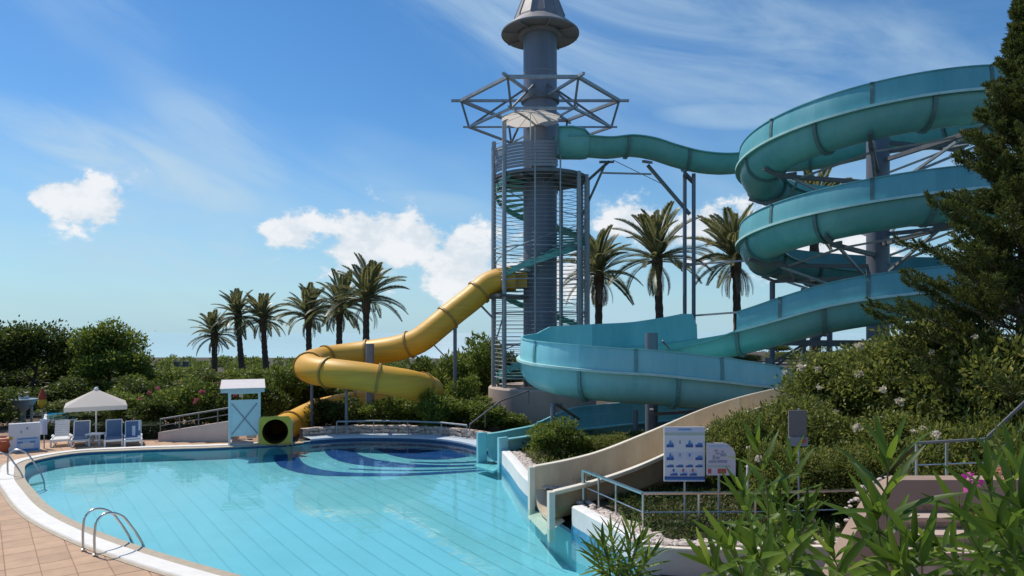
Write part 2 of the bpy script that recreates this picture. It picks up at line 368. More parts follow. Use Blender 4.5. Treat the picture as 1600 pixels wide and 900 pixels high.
bl = obj('beach_slope', *(lambda a: ([(x, y, -.03) for x, y in a]+[(x*1.02, y+26, -9.3) for x, y in a], [(i, i+1, len(a)+i+1, len(a)+i) for i in range(len(a)-1)]))(shore[2:]), mat('beach_sand', (.50,.42,.33), .95, var=.1, scale=.2)); props(bl, kind='structure')
POOL = bpy.data.objects.new('pool', None); COL.objects.link(POOL); props(POOL, kind='structure'); ORG['pool'] = Vector((0,0,0))
def fz(x, y): return -.42-.55*(1-ss(13.0, 23.5, y+.08*abs(x+6)))      # the floor drops away from the shallow bay
gx = np.linspace(-18, 4, 45); gy = np.linspace(9.5, 29.5, 41)
obj('pool_floor', [(x, y, fz(x, y)) for y in gy for x in gx], [(j*45+i, j*45+i+1, (j+1)*45+i+1, (j+1)*45+i) for j in range(40) for i in range(44)], M['pool'], POOL, smooth=60)
v, f = ribbon(ALL, [(0, -.10), (.004, -1.5)]); obj('pool_side', v, f, M['pool'], POOL, smooth=60)
v, f = ribbon(ALL, [(0, -.012), (0, -.10)]); obj('waterline_tiles', v, f, M['navy'], POOL, smooth=60)
# joints across the floor, all running one way
TD = Vector((-math.sin(R(38)), math.cos(R(38)), 0)); TN = Vector((TD.y, -TD.x, 0))
poly = [(p.x, p.y) for p in out]
def inside(x, y):
    c = False; n = len(poly)
    for i in range(n):
        x1, y1 = poly[i]; x2, y2 = poly[i-1]
        if (y1 > y) != (y2 > y) and x < (x2-x1)*(y-y1)/(y2-y1)+x1: c = not c
    return c
for k in range(-50, 34):
    b = MB(); s = -4.0; run = []
    while s < 34:
        p = TN*(k*.48)+TD*s+Vector((0, 8, 0))
        if inside(p.x, p.y): run.append(p)
        s += .8
    if len(run) > 2:
        vs = []
        for p in run: vs += [(p.x-TN.x*.016, p.y-TN.y*.016, fz(p.x, p.y)+.006), (p.x+TN.x*.016, p.y+TN.y*.016, fz(p.x, p.y)+.006)]
        obj('floor_joint', vs, [(2*i, 2*i+1, 2*i+3, 2*i+2) for i in range(len(run)-1)], M['joint'], POOL)
# dark blue arcs laid in the shallow floor
def arc_shape(name, pts_out, pts_in, m, dz):
    a = catmull([(*G2(p), 0) for p in pts_out], .25); b = catmull([(*G2(p), 0) for p in pts_in], .25)
    n = 28
    def res(c):
        return [c[int(i*(len(c)-1)/(n-1))] for i in range(n)]
    a, b = res(a), res(b)
    vs = []
    for p, q in zip(a, b): vs += [(p.x, p.y, fz(p.x, p.y)+dz), (q.x, q.y, fz(q.x, q.y)+dz)]
    return obj(name, vs, [(2*i, 2*i+1, 2*i+3, 2*i+2) for i in range(n-1)], m, POOL)
def G2(p):
    q = G(p[0], p[1], -.5); return q.x, q.y
arc_shape('dark_arc', [(452,703),(432,712),(430,726),(450,738),(490,746),(560,748),(640,747),(700,744),(764,739)], [(486,703),(470,711),(470,723),(488,734),(525,741),(580,743.5),(650,743),(700,740.5),(764,737)], M['swirl'], .012)
arc_shape('dark_arc', [(528,700),(510,706),(514,716),(540,726.5),(590,733),(660,734),(764,731.5)], [(566,700),(554,706),(562,714),(590,722),(635,728),(690,730.5),(764,729)], M['swirl'], .012)
arc_shape('dark_arc', [(596,701),(588,704),(596,709),(616,716),(650,721),(700,721),(730,717),(764,713)], [(764,700),(740,701),(720,702),(700,703),(690,704),(700,706),(730,707),(764,708)], M['swirl'], .014)
arc_shape('dark_arc', [(545,737),(600,739.5),(680,739.5),(764,735.2)], [(545,736),(600,737.8),(680,737.8),(764,733.8)], M['swirl'], .012)
arc_shape('dark_arc', [(640,726),(690,728),(730,727),(764,724.5)], [(640,725),(690,726.2),(730,725),(764,722.5)], M['swirl'], .012)
# water
mw = bpy.data.materials.new('pool_water'); mw.use_nodes = True; t = mw.node_tree; t.nodes.clear()
tr = t.nodes.new('ShaderNodeBsdfTransparent'); tr.inputs[0].default_value = (.80,.96,.98,1)
gl = t.nodes.new('ShaderNodeBsdfGlossy'); gl.inputs['Roughness'].default_value = .02
fr = t.nodes.new('ShaderNodeFresnel'); fr.inputs['IOR'].default_value = 1.33
mxs = t.nodes.new('ShaderNodeMixShader'); om = t.nodes.new('ShaderNodeOutputMaterial')
ge = t.nodes.new('ShaderNodeNewGeometry'); wn = t.nodes.new('ShaderNodeTexNoise'); wn.inputs['Scale'].default_value = 2.2; wn.inputs['Detail'].default_value = 3
t.links.new(ge.outputs['Position'], wn.inputs['Vector'])
wb = t.nodes.new('ShaderNodeBump'); wb.inputs['Strength'].default_value = .11; wb.inputs['Distance'].default_value = .05
t.links.new(wn.outputs[0], wb.inputs['Height']); t.links.new(wb.outputs[0], gl.inputs['Normal']); t.links.new(wb.outputs[0], fr.inputs['Normal'])
t.links.new(fr.outputs[0], mxs.inputs[0]); t.links.new(tr.outputs[0], mxs.inputs[1]); t.links.new(gl.outputs[0], mxs.inputs[2]); t.links.new(mxs.outputs[0], om.inputs[0])
wa = obj('water', [off(i, -.002, -.06) for i in range(NO)], [tuple(range(NO))], mw); props(wa, kind='structure')
if wa.data.polygons[0].normal.z < 0: wa.data.flip_normals()
# coping round the left half
LEFT = rng_i((-9.7,26.68), (2.7,10.9))
v, f = ribbon(LEFT, [(0, -.012), (.0, .015), (.27, .03), (.275, .0)]); obj('gutter', v, f, M['gutter'], POOL, smooth=40)
v, f = ribbon(LEFT, [(.272, .03), (.272, .052), (.62, .052), (.64, .03)]); obj('coping', v, f, M['white_cop'], POOL, smooth=40)
v, f = ribbon(LEFT, [(.64, .03), (.73, .026), (.735, -.02)]); obj('coping_edge', v, f, M['gutter'], POOL, smooth=40)
# deck and its tiles
DECK = bpy.data.objects.new('pool_deck', None); COL.objects.link(DECK); props(DECK, kind='structure'); ORG['pool_deck'] = Vector((0,0,0))
v, f = ribbon(LEFT, [(.3, -.004), (12, -.004)]); o = obj('deck_bed', v, f, M['deck'], DECK); fixn(o)
if o.data.polygons[0].normal.z < 0: o.data.flip_normals()
TS = .52; cand = []
for a in range(-60, 30):
    for b_ in range(-20, 60):
        c = TN*((a+.5)*TS)+TD*((b_+.5)*TS)+Vector((-6, 10, 0))
        if c.y < 9 or c.y > 27.4 or inside(c.x, c.y): continue
        px = 800+c.x*FPX/c.y; py = HOR+CAMH*FPX/c.y
        if px < -60 or px > 700 or py > 960: continue
        dm = min((out[i].x-c.x)**2+(out[i].y-c.y)**2 for i in LEFT)
        if dm < .42**2 or dm > 9**2: continue
        cand.append((c.y, c))
cand.sort(key=lambda q: q[0])
h = (TS-.012)/2
tm = MB()
tv = [(-h,-h,-.02),(h,-h,-.02),(h,h,-.02),(-h,h,-.02),(-h,-h,.006),(h,-h,.006),(h,h,.006),(-h,h,.006),(-h+.01,-h+.01,.011),(h-.01,-h+.01,.011),(h-.01,h-.01,.011),(-h+.01,h-.01,.011)]
tf = [(0,1,5,4),(1,2,6,5),(2,3,7,6),(3,0,4,7),(4,5,9,8),(5,6,10,9),(6,7,11,10),(7,4,8,11),(8,9,10,11)]
tmesh = bpy.data.meshes.new('tile'); tmesh.from_pydata(tv, [], tf); tmesh.materials.append(M['tile'])
RZ = Matrix.Rotation(R(38), 4, 'Z'); rest = MB(); rt = random.Random(2)
for i, (_, c) in enumerate(cand):
    dz = rt.uniform(-.0015, .0015)
    if i < 300: inst(tmesh, 'tile', DECK, Matrix.Translation((c.x, c.y, dz)) @ RZ)
    else: rest.add([(RZ @ Vector(q))+Vector((c.x, c.y, dz)) for q in tv], tf)
if rest.v: props(rest.build('tiles', M['tile'], DECK), kind='stuff')
# the raised bank on the right
RX = [(2.35,12.6),(1.7,14.3),(1.1,15.9),(.5,17.6),(-.15,21.3),(-.75,24.4)]
def xr(y):
    if y <= RX[0][1]: return RX[0][0]
    for (x1, y1), (x2, y2) in zip(RX, RX[1:]):
        if y <= y2: return x1+(x2-x1)*(y-y1)/(y2-y1)
    return -.75
def bz(x, y):
    b = .45 if y < 23.5 else .45*ss(0, 2.0, x-xr(y)-(y-23.5)*.35)
    hill = 2.25*ss(6.0, 11.0, x-max(0, 17-y)*.35)*ss(12.8, 17.5, y)
    return b+hill*(1-ss(60, 95, y))
ys = [12.82+i*.5 for i in range(60)]+[44+i*4 for i in range(15)]
us = [0,.15,.4,.8,1.3,2,2.7,3.4,4.1,4.8,5.5,6.2,7,7.8,8.6,9.4,10.2,11,12,14,17,21,27,36,60]
bv = []
rb = random.Random(3)
for y in ys:
    for u in us:
        x = xr(y)+.22+u; bv.append((x, y, bz(x, y)+(rb.uniform(-.04,.04) if u > .5 else 0)))
k = len(us)
o = obj('bank', bv, [(j*k+i, j*k+i+1, (j+1)*k+i+1, (j+1)*k+i) for j in range(len(ys)-1) for i in range(k-1)], M['soil'], smooth=60); props(o, kind='structure')
# pool-side wall of the bank, with its pebble-topped edge
def wall_band(idx, prof, name, m, parent, smooth=None):
    v, f = ribbon(idx, prof); return obj(name, v, f, m, parent, smooth=smooth)
RW = thing('retaining_wall', 'white rendered pool-side wall with blue tiles between the slide ends', 'wall', off(near_i((.5,17.6)), 0, -.1))
RIGHT = rng_i((2.38,12.45), (-.75,24.4))
for ya, yb in ((0,15.42),(17.42,22.75),(24.1,99)):      # open where the two slides come through
    seg = [i for i in RIGHT if ya <= out[i].y <= yb]
    if len(seg) < 2: continue
    for e_, nx in ((seg[0], seg[1]), (seg[-1], seg[-2])):
        p_, t_ = off(e_, 0), off(e_, .26); obj('wall_end', [(p_.x,p_.y,-.3),(t_.x,t_.y,-.3),(t_.x,t_.y,.528),(p_.x,p_.y,.5)], [(0,1,2,3)], M['whitewall'], RW)
    wall_band(seg, [(.0,.10),(.0,.50),(.05,.53),(.26,.53),(.27,.1)], 'wall_face', M['whitewall'], RW, 40)
    wall_band(seg, [(.002,-.3),(-.012,-.3),(-.012,.10),(.002,.10)], 'tile_band', M['blue_tile'], RW)
def pebbles(name, pts, n, size, m, parent, seed, spread):
    r_ = random.Random(seed); b = MB()
    for _ in range(n):
        i = r_.randrange(len(pts)-1); t = r_.random(); p = pts[i]*(1-t)+pts[i+1]*t
        s = size*r_.uniform(.5, 1.3); c = p+Vector((r_.uniform(-spread, spread), r_.uniform(-spread, spread), s*.25))
        q = Matrix.Rotation(r_.uniform(0, 6.3), 3, 'Z'); vs = []
        for z, rr in ((-.4,.7),(.1,1),(.45,.6)):
            for a in range(5): vs.append(c+q@Vector((math.cos(a*1.257)*rr*s*r_.uniform(.8,1.2), math.sin(a*1.257)*rr*s*.8, z*s)))
        b.add(vs, [(i2*5+a, i2*5+(a+1) % 5, i2*5+5+(a+1) % 5, i2*5+5+a) for i2 in range(2) for a in range(5)]+[(10,11,12,13,14)])
    o = b.build(name, m, parent, smooth=50); props(o, kind='stuff'); return o
pebbles('pebbles', [off(i, .45, bz(off(i,.45).x, off(i,.45).y)) for i in RIGHT if off(i,.45).y > 12.9 and not 15.1 < off(i,.45).y < 17.7 and not 22.4 < off(i,.45).y < 24.3], 800, .085, M['pebble'], RW, 5, .2)
# ledge, stone wall and rail round the bay
BAY = rng_i((-.9,25.0), (-8.2,27.7))
LD = thing('pool_ledge', 'pale ledge with dark tiles curving round the far bay of the pool', 'ledge', off(near_i((-5.2,28.5)), 0, -.1))
wall_band(BAY, [(-.01,.01),(-.01,.075),(.03,.09),(.75,.10),(.76,-.05)], 'ledge_top', mat('pale_blue_ledge', (.46,.53,.60), .5, var=.08, scale=2), LD, 40)
wall_band(BAY, [(-.004,-.3),(-.014,-.3),(-.014,.01),(-.004,.01)], 'tile_band', M['navy'], LD)
SW = thing('stone_wall', 'low rough pinkish stone wall behind the far rail of the pool', 'wall', off(near_i((-5.2,28.5)), .95, 0))
wall_band(BAY, [(.80,-.03),(.80,.40),(1.12,.40),(1.12,-.03)], 'wall_core', M['stone'], SW)
b = MB(); r_ = random.Random(8)
pts = [off(i, .8) for i in BAY]
L = [0]
for p, q in zip(pts, pts[1:]): L.append(L[-1]+(q-p).length)
for row in range(3):
    s = r_.uniform(0,.1)
    while s < L[-1]-.3:
        wd = r_.uniform(.13,.34); k = max(i for i in range(len(L)) if L[i] <= s+wd/2); k = min(k, len(pts)-2)
        p = pts[k].lerp(pts[k+1], (s+wd/2-L[k])/(L[k+1]-L[k])); tv_ = (pts[k+1]-pts[k]).normalized(); an = math.atan2(tv_.y, tv_.x)
        hh = .14; b.box((p.x, p.y, row*.145+.07+r_.uniform(-.02,.02)), (wd-r_.uniform(.0,.06), .14+r_.uniform(-.05,.09), hh-r_.uniform(-.02,.06)), M=Matrix.Rotation(an+r_.uniform(-.2,.2),3,'Z')@Matrix.Rotation(r_.uniform(-.3,.3),3,'Y')@Matrix.Rotation(r_.uniform(-.3,.3),3,'X')); s += wd*.9
props(b.build('stones', M['stone'], SW), kind='stuff')
def railing(name, label, path, h, mid, m, r1=.03, r2=.018, step=1.0, group=None, posts=None, square=False):
    """a handrail with posts standing on the given base line"""
    base = [Vector(p) for p in path]; root = thing(name, label, 'railing', base[0], group)
    up = Vector((0,0,h)); MB().tube([p+up for p in base], r1, 8).build('handrail', m, root, smooth=40)
    for q in mid: MB().tube([p+Vector((0,0,h*q)) for p in base], r2, 6).build('mid_rail', m, root, smooth=40)
    if posts is None:
        posts = []; 
        for a, c in zip(base, base[1:]):
            n = max(1, int(round((c-a).length/step))); posts += [a.lerp(c, i/n) for i in range(n)]
        posts.append(base[-1])
    for p in posts: MB().tube([p-Vector((0,0,.06)), p+up-Vector((0,0,.01))], r2*1.2, 6).build('post', m, root, smooth=40)
    return root
bp = [off(i, .55, .09) for i in BAY][::4]
bp = [p for p in bp if p.x < -1.4]
railing('bay_railing', 'grey metal rail along the stone wall at the far side of the pool', bp, .56, [], M['galv'], .035, .02, 1.35)
p0 = bp[0]
railing('step_railing', 'dark handrail climbing from the bay rail up towards the tower', [p0+Vector((.1,.2,0)), p0+Vector((1.3,2.2,.75)), p0+Vector((2.6,3.6,1.1))], .56, [], M['darksteel'], .035, .02, 1.4)
# low wall in front of the planting, near the camera
PW = thing('planter_wall', 'cream rendered planter wall with stone edging below the sign boards', 'wall', (4, 12.8, 0))
b = MB(); pl = catmull([(2.3,12.62,0),(3.0,12.45,0),(4.2,12.4,0),(5.6,12.55,0),(6.6,12.3,0),(7.2,11.4,0)], .3)
fr_ = []
for i, p in enumerate(pl):
    t = (pl[min(i+1,len(pl)-1)]-pl[max(i-1,0)]).normalized(); fr_.append((p, Vector((-t.y, t.x, 0)), Vector((0,0,1))))
MB().sweep(fr_, [(0,-.05),(0,.44),(.24,.44),(.24,-.05)]).build('wall_body', M['cream'], PW, smooth=40)
MB().sweep(fr_, [(-.025,.442),(-.025,.475),(.10,.475),(.10,.442)]).build('wall_cap', M['creamrim'], PW, smooth=40)
pebbles('edging_stones', [p+Vector((0,.3,.46)) for p in pl], 420, .085, M['pebble'], PW, 6, .13)
# stair with its parapet at the right edge
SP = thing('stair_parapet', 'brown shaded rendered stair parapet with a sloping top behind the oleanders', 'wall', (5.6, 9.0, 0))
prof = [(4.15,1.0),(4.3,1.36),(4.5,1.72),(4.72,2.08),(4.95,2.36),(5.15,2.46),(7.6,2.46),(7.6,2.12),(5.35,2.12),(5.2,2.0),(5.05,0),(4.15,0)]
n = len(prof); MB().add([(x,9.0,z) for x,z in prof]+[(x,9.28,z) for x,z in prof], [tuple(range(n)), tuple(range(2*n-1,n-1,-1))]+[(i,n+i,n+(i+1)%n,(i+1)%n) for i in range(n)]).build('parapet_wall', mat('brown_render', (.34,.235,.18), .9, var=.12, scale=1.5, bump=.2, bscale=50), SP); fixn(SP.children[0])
pebbles('white_pebbles', [Vector((4.4,9.45,1.5)),Vector((4.85,9.45,2.25)),Vector((5.2,9.4,2.42))], 45, .04, M['pebble'], SP, 9, .06)
ST = thing('stairs', 'brown paved garden steps under the stair parapet', 'stairs', (6, 9.5, 0))
for i in range(4):
    MB().box((6.5, 9.5+i*.3, 1.36+.16*i), (2.0, .34, .06)).build('step', M['pinkwall'], ST)
    MB().box((6.5, 9.5+i*.3+.03, (1.33+.16*i)/2), (1.96, .27, 1.33+.16*i)).build('riser', M['stone'], ST)
TR = obj('terrace', *(lambda m_: (m_.v, m_.f))(MB().box((4, -2, 1.35), (30, 11.6, 2.7))), M['pinkwall']); props(TR, kind='structure')
# ---------------------------------------------------------------- turquoise slide
def frames_of(path):
    out_ = []; n = len(path)
    for i, p in enumerate(path):
        t = path[min(i+1, n-1)]-path[max(i-1, 0)]; t.z = 0; t.normalize()
        out_.append((p, Vector((-t.y, t.x, 0)), Vector((0,0,1))))    # lateral = left of the heading
    return out_
def flume_prof(r, eL, eR, fl=.16, th=.035):
    """closed section of a half pipe with flanged rims; u > 0 is left"""
    o_ = [(r+fl, eL), (r+fl, eL-.05), (r, eL-.05)]
    k = 14
    o_ += [(r*math.cos(math.pi*i/k), -r*math.sin(math.pi*i/k)) for i in range(k+1)]
    o_ += [(-r, eR-.05), (-r-fl, eR-.05), (-r-fl, eR), (-r+th, eR)]
    q = r-th
    o_ += [(-q*math.cos(math.pi*i/k), -q*math.sin(math.pi*i/k)) for i in range(k+1)]
    o_ += [(q, eL)]
    return o_
def rib_prof(r, eL, eR, t=.10):
    k = 14; a = [(r, eL-.06)]+[(r*math.cos(math.pi*i/k), -r*math.sin(math.pi*i/k)) for i in range(k+1)]+[(-r, eR-.06)]
    q = r+t; b_ = [(-q, eR-.06)]+[(-q*math.cos(math.pi*i/k), -q*math.sin(math.pi*i/k)) for i in range(k+1)]+[(q, eL-.06)]
    return a+b_
def guard_prof(sg, r, e, g):
    """outer guard wall on side sg, leaning in over the flume"""
    a = [(r+.05, e), (r+.05, e+g*.35), (r+.025, e+g*.75), (r-.01, e+g-.01), (r+.03, e+g+.0), (r+.03, e+g+.03), (r-.05, e+g+.03), (r-.05, e+g), (r-.015, e+g*.72), (r+.01, e+g*.35), (r+.01, e)]
    return [(sg*u, v_) for u, v_ in a]
HC = Vector((14.47, 27.0, 0)); HR, FR = 4.38, .80
def hz(phi): return 11.93-(phi-203)*3.15/360-.1          # height of the pipe's axis
ctrl = []      # (point, eL, eR, guardL, guardR, material set)
def cp(p, eL, eR, gL, gR, s): ctrl.append((Vector(p), eL, eR, gL, gR, s))
for px, py in ((884,220),(915,220),(950,222),(985,219),(1015,223),(1050,234),(1085,243),(1125,247),(1160,245)):
    cp(W(px, py, 33.1+(px-884)*.0015), .02, .02, 0, 0, 0)
cp((14.3, 32.7, 13.0), .2, .05, .3, 0, 0)
for ph in range(42, 915, 8): cp(HC+Vector((HR*math.sin(R(ph)), HR*math.cos(R(ph)), hz(ph)+ .0)), .1, .0, .76, 0, 0 if ph < 560 else 1)
cp((11.0, 23.95, 5.16), .12, .05, .76, 0, 1); cp((9.6, 24.75, 4.70), .12, .05, .74, 0, 1); cp((8.55, 25.36, 4.38), .1, .08, .66, 0, 1); cp((8.3, 25.52, 4.3), .08, .1, .05, 0, 1)
cp((7.9, 25.75, 4.15), .05, .2, 0, 0, 1); cp((7.05, 26.22, 3.9), .05, .28, 0, .02, 1); cp((6.75, 26.4, 3.82), .05, .3, 0, 1.0, 1); cp((6.4, 26.6, 3.75), .05, .3, 0, 1.08, 1); cp((4.8, 27.45, 3.52), .05, .3, 0, 1.02, 1)
LC = Vector((3.5, 25.95, 0)); LR = 2.35
for a in range(100, 271, 14):      # the left-hand bend, seen from above anticlockwise
    zz = 3.42-(a-100)/170*.62
    cp(LC+Vector((LR*math.cos(R(a))*1.0, LR*math.sin(R(a)), zz)), .05, .3, 0, 1.0 if a < 140 else .78, 2)
for x, y, z in ((4.8,23.62,2.72),(6.2,23.75,2.56),(7.4,24.0,2.42)): cp((x, y, z), .05, .3, 0, .78, 2)
LC2 = Vector((7.55, 26.2, 0))
for a in range(-60, 91, 15): cp(LC2+Vector((2.2*math.cos(R(a)), 2.2*math.sin(R(a)), 2.25-(a+60)/150*1.35)), .05, .28, 0, .74*(1 if a < 60 else .6), 2)
for x, y, z in ((6.0,28.2,.84),(4.4,27.7,.78),(2.9,26.9,.72)): cp((x, y, z), .05, .3, 0, .35, 2)
cp((1.6,25.6,.66), .15, .25, 0, .1, 2); cp((.6,24.3,.62), .3, .3, 0, 0, 2); cp((.1,23.72,.60), .3,.3,0,0,2); cp((-.55,23.25,.58), .3, .3, 0, 0, 2)
pts = [c[0] for c in ctrl]
# dense path with parameters carried along
dense, prm = [], []
for i in range(len(pts)-1):
    seg = catmull(pts[max(0,i-1):i+3], .22)
    # take only the span between pts[i] and pts[i+1]
    lo = min(range(len(seg)), key=lambda k_: (seg[k_]-pts[i]).length); hi = min(range(len(seg)), key=lambda k_: (seg[k_]-pts[i+1]).length)
    part = seg[lo:hi] or [pts[i]]
    for j, p in enumerate(part):
        t = j/len(part); dense.append(p); prm.append(tuple(ctrl[i][q]*(1-t)+ctrl[i+1][q]*t for q in range(1,5))+(ctrl[i][5],))
dense.append(pts[-1]); prm.append(ctrl[-1][1:5]+(2,))
FRM = frames_of(dense); LEN = [0]
for p, q in zip(dense, dense[1:]): LEN.append(LEN[-1]+(q-p).length)
SL = thing('turquoise_water_slide', 'long turquoise open water slide spiralling down from the tower to the pool', 'water slide', (14.47, 27.0, bz(14.47,27)))
SETS = (('teal','tealin','rib'), ('teal','tealin','rib'), ('cyan','cyang','ribc'))
SECT = 2.9; ends = [0]
while ends[-1] < len(dense)-1:
    tgt = LEN[ends[-1]]+SECT; k = ends[-1]+1
    while k < len(dense)-1 and LEN[k] < tgt: k += 1
    if LEN[-1]-LEN[k] < 1.2: k = len(dense)-1
    ends.append(k)
for a, b_ in zip(ends, ends[1:]):
    ix = list(range(a, b_+1)); st = SETS[prm[(a+b_)//2][4]]
    rr = [FR if LEN[-1]-LEN[i] > 7 else FR-.2*min(1, (7-(LEN[-1]-LEN[i]))/5) for i in ix]
    o = MB().sweep([FRM[i] for i in ix], [flume_prof(rr[n_], prm[i][0], prm[i][1]) for n_, i in enumerate(ix)]).build('flume_section', M[st[0]], SL, smooth=40); fixn(o)
    for sg, e_, g_ in ((1,0,2),(-1,1,3)):
        jx = [i for i in ix if prm[i][g_] > .08]
        if len(jx) > 2:
            q = MB().sweep([FRM[i] for i in jx], [guard_prof(sg, rr[i-a], prm[i][e_], prm[i][g_]) for i in jx]).build('guard_wall', M[st[1]], SL, smooth=50); fixn(q)
            rm = MB().sweep([FRM[i] for i in jx], [[(sg*(rr[i-a]+.06), prm[i][e_]+.003), (sg*(rr[i-a]+.162), prm[i][e_]+.003), (sg*(rr[i-a]+.162), prm[i][e_]-.065), (sg*(rr[i-a]+.19), prm[i][e_]-.065), (sg*(rr[i-a]+.19), prm[i][e_]+.02), (sg*(rr[i-a]+.06), prm[i][e_]+.028)] for i in jx]).build('rim', M['edge'], q, smooth=40); fixn(rm)
            # a cover strip over the middle joint of the guard
            k = jx[len(jx)//2]; p, l, u = FRM[k]; tdir = Vector((l.y, -l.x, 0))
            gp = guard_prof(sg, rr[k-a]+.03, prm[k][e_], prm[k][g_])
            fixn(MB().sweep([(p-tdir*.06, l, u), (p+tdir*.06, l, u)], gp).build('joint_strip', M[st[2]], q))
    if a > 0:
        p, l, u = FRM[a]; tdir = Vector((l.y, -l.x, 0))
        fixn(MB().sweep([(p-tdir*.06, l, u), (p+tdir*.06, l, u)], rib_prof(rr[0]-.003, prm[a][0], prm[a][1])).build('joint_flange', M[st[2]], SL))
# start box at the tower
p, l, u = FRM[2]
b = MB(); tdir = Vector((l.y, -l.x, 0))
b.sweep([(p-tdir*1.0, l, u), (p-tdir*.25, l, u), (p+tdir*.3, l, u), (p+tdir*.55, l, u)], [flume_prof(.9,.40,.40), flume_prof(.9,.42,.42), flume_prof(.9,.30,.30), flume_prof(.86,.05,.05)])
fixn(b.build('start_box', M['teal'], SL, smooth=35))
b = MB().sweep([(p-tdir*1.02, l, u), (p-tdir*.92, l, u)], [(1.03,.45),(1.03,-.95),(-1.03,-.95),(-1.03,.45),(-.84,.45),(-.84,-.6),(.84,-.6),(.84,.45)]); fixn(b.build('start_frame', M['rib'], SL))
# end plate of the pool exit
p, l, u = FRM[-1]; tdir = Vector((l.y, -l.x, 0))
for sg in (1,-1):
    c = p+l*sg*.66; b = MB()
    pr = [(-.05,-.78),(-.05,.36),(.06,.36),(.06,-.78)]
    b.sweep([(c-tdir*.02, l, u), (c+tdir*.34, l, u)], pr); fixn(b.build('exit_cheek', M['cyang'], SL))
fixn(MB().sweep([(p-tdir*.4, l, u), (p+tdir*.3, l, u), (p+tdir*.5, l, u)], [[(.6,-.62),(-.6,-.62),(-.6,-.70),(.6,-.70)], [(.6,-.68),(-.6,-.68),(-.6,-.76),(.6,-.76)], [(.6,-.74),(-.6,-.74),(-.6,-.8),(.6,-.8)]]).build('exit_lip', M['cyang'], SL))
# steelwork
def steel(name, a, b_, wd, m='darksteel', n=None): return MB().bar(a, b_, wd, n=n).build(name, M[m], SL, smooth=40 if n else None)
hz0 = bz(14.47, 27)
MB().tube([HC+Vector((0,0,hz0-.2)), HC+Vector((0,0,12.2))], .42, 20).build('main_column', M['column'], SL, smooth=40)
MB().tube([HC+Vector((0,0,12.2)), HC+Vector((0,0,12.26))], .5, 20).build('column_cap', M['galv'], SL, smooth=40)
for ph in range(70, 905, 47):
    d = Vector((math.sin(R(ph)), math.cos(R(ph)), 0)); z = hz(ph)-FR-.12
    a = HC+d*(HR+.62)+Vector((0,0,z+.22)); bb = HC+d*(HR+.0)+Vector((0,0,z-.04)); c = HC+d*(HR-.75)+Vector((0,0,z+.1))
    steel('saddle', c, bb, .11); steel('saddle', bb, a, .11)
    steel('cantilever_arm', bb, HC+d*.4+Vector((0,0,z-.10)), .15); steel('arm_brace', HC+d*(HR-.6)+Vector((0,0,z-.1)), HC+d*.4+Vector((0,0,z-1.35)), .09, 'galv')
    d2 = Vector((math.sin(R(ph+47)), math.cos(R(ph+47)), 0)); z2 = hz(ph+47)-FR-.2
    if ph+47 < 905: steel('tie_beam', HC+d*(HR-.9)+Vector((0,0,z-.08)), HC+d2*(HR-.9)+Vector((0,0,z2-.0)), .07, 'galv')
# outer legs of the spiral
for ph, top in ((318, hz(678)-1.0), (345, hz(705)-1.0), (30, hz(750)-1.0), (352, hz(712)-1.0), (262, hz(622+360)-.0)):
    d = Vector((math.sin(R(ph)), math.cos(R(ph)), 0)); q = HC+d*(HR if ph != 352 else HR-1.2)
    if ph == 262: continue
    MB().tube([Vector((q.x,q.y,bz(q.x,q.y)-.2)), Vector((q.x,q.y,top))], .12, 10).build('leg', M['column'], SL, smooth=40)
steel('floor_beam', HC+Vector((-4.6,1.6,4.0)), HC+Vector((4.6,-.2,4.0)), .2); steel('floor_beam', HC+Vector((-2.6,4.2,3.9)), HC+Vector((.2,-.4,3.9)), .14)
steel('diagonal_brace', HC+Vector((-4.2,2.2,2.6)), HC+Vector((-1.6,1.2,4.4)), .1); steel('diagonal_brace', HC+Vector((-3.6,2.6,2.6)), HC+Vector((-1.0,1.6,4.6)), .1)
# frame of two posts under the upper run
for px in (1070, 1084):
    q = at(px, 33.9 if px == 1070 else 33.7, 0); MB().tube([Vector((q.x,q.y,bz(q.x,q.y)-.2)), Vector((q.x,q.y,12.25))], .10, 10).build('leg', M['column'], SL, smooth=40)
for py in (412, 492): 
    steel('cross_beam', W(1068,py,33.9), W(1086,py+2,33.7), .13); steel('cross_beam', W(1086,py+1,33.7), W(1180,py-6,31.2), .09, 'galv')
steel('saddle', W(1066,275,33.9)+Vector((0,-.5,0)), W(1088,280,33.7)+Vector((0,.6,0)), .16)
steel('diagonal_brace', W(1012,258,34.1), W(1078,335,33.9), .16); steel('diagonal_brace', W(945,258,34.2), W(903,352,34.6), .1); steel('diagonal_brace', W(952,252,34.2), W(915,285,34.5), .12)
steel('cross_beam', W(940,270,34.2), W(1018,272,34.0), .08, 'galv'); steel('tie_rod', W(958,250,34.2), W(1040,290,34.0), .03, 'galv')
steel('saddle', W(938,253,33.4), W(958,253,34.8), .12); steel('saddle', W(1005,252,33.3), W(1018,254,34.8), .12)
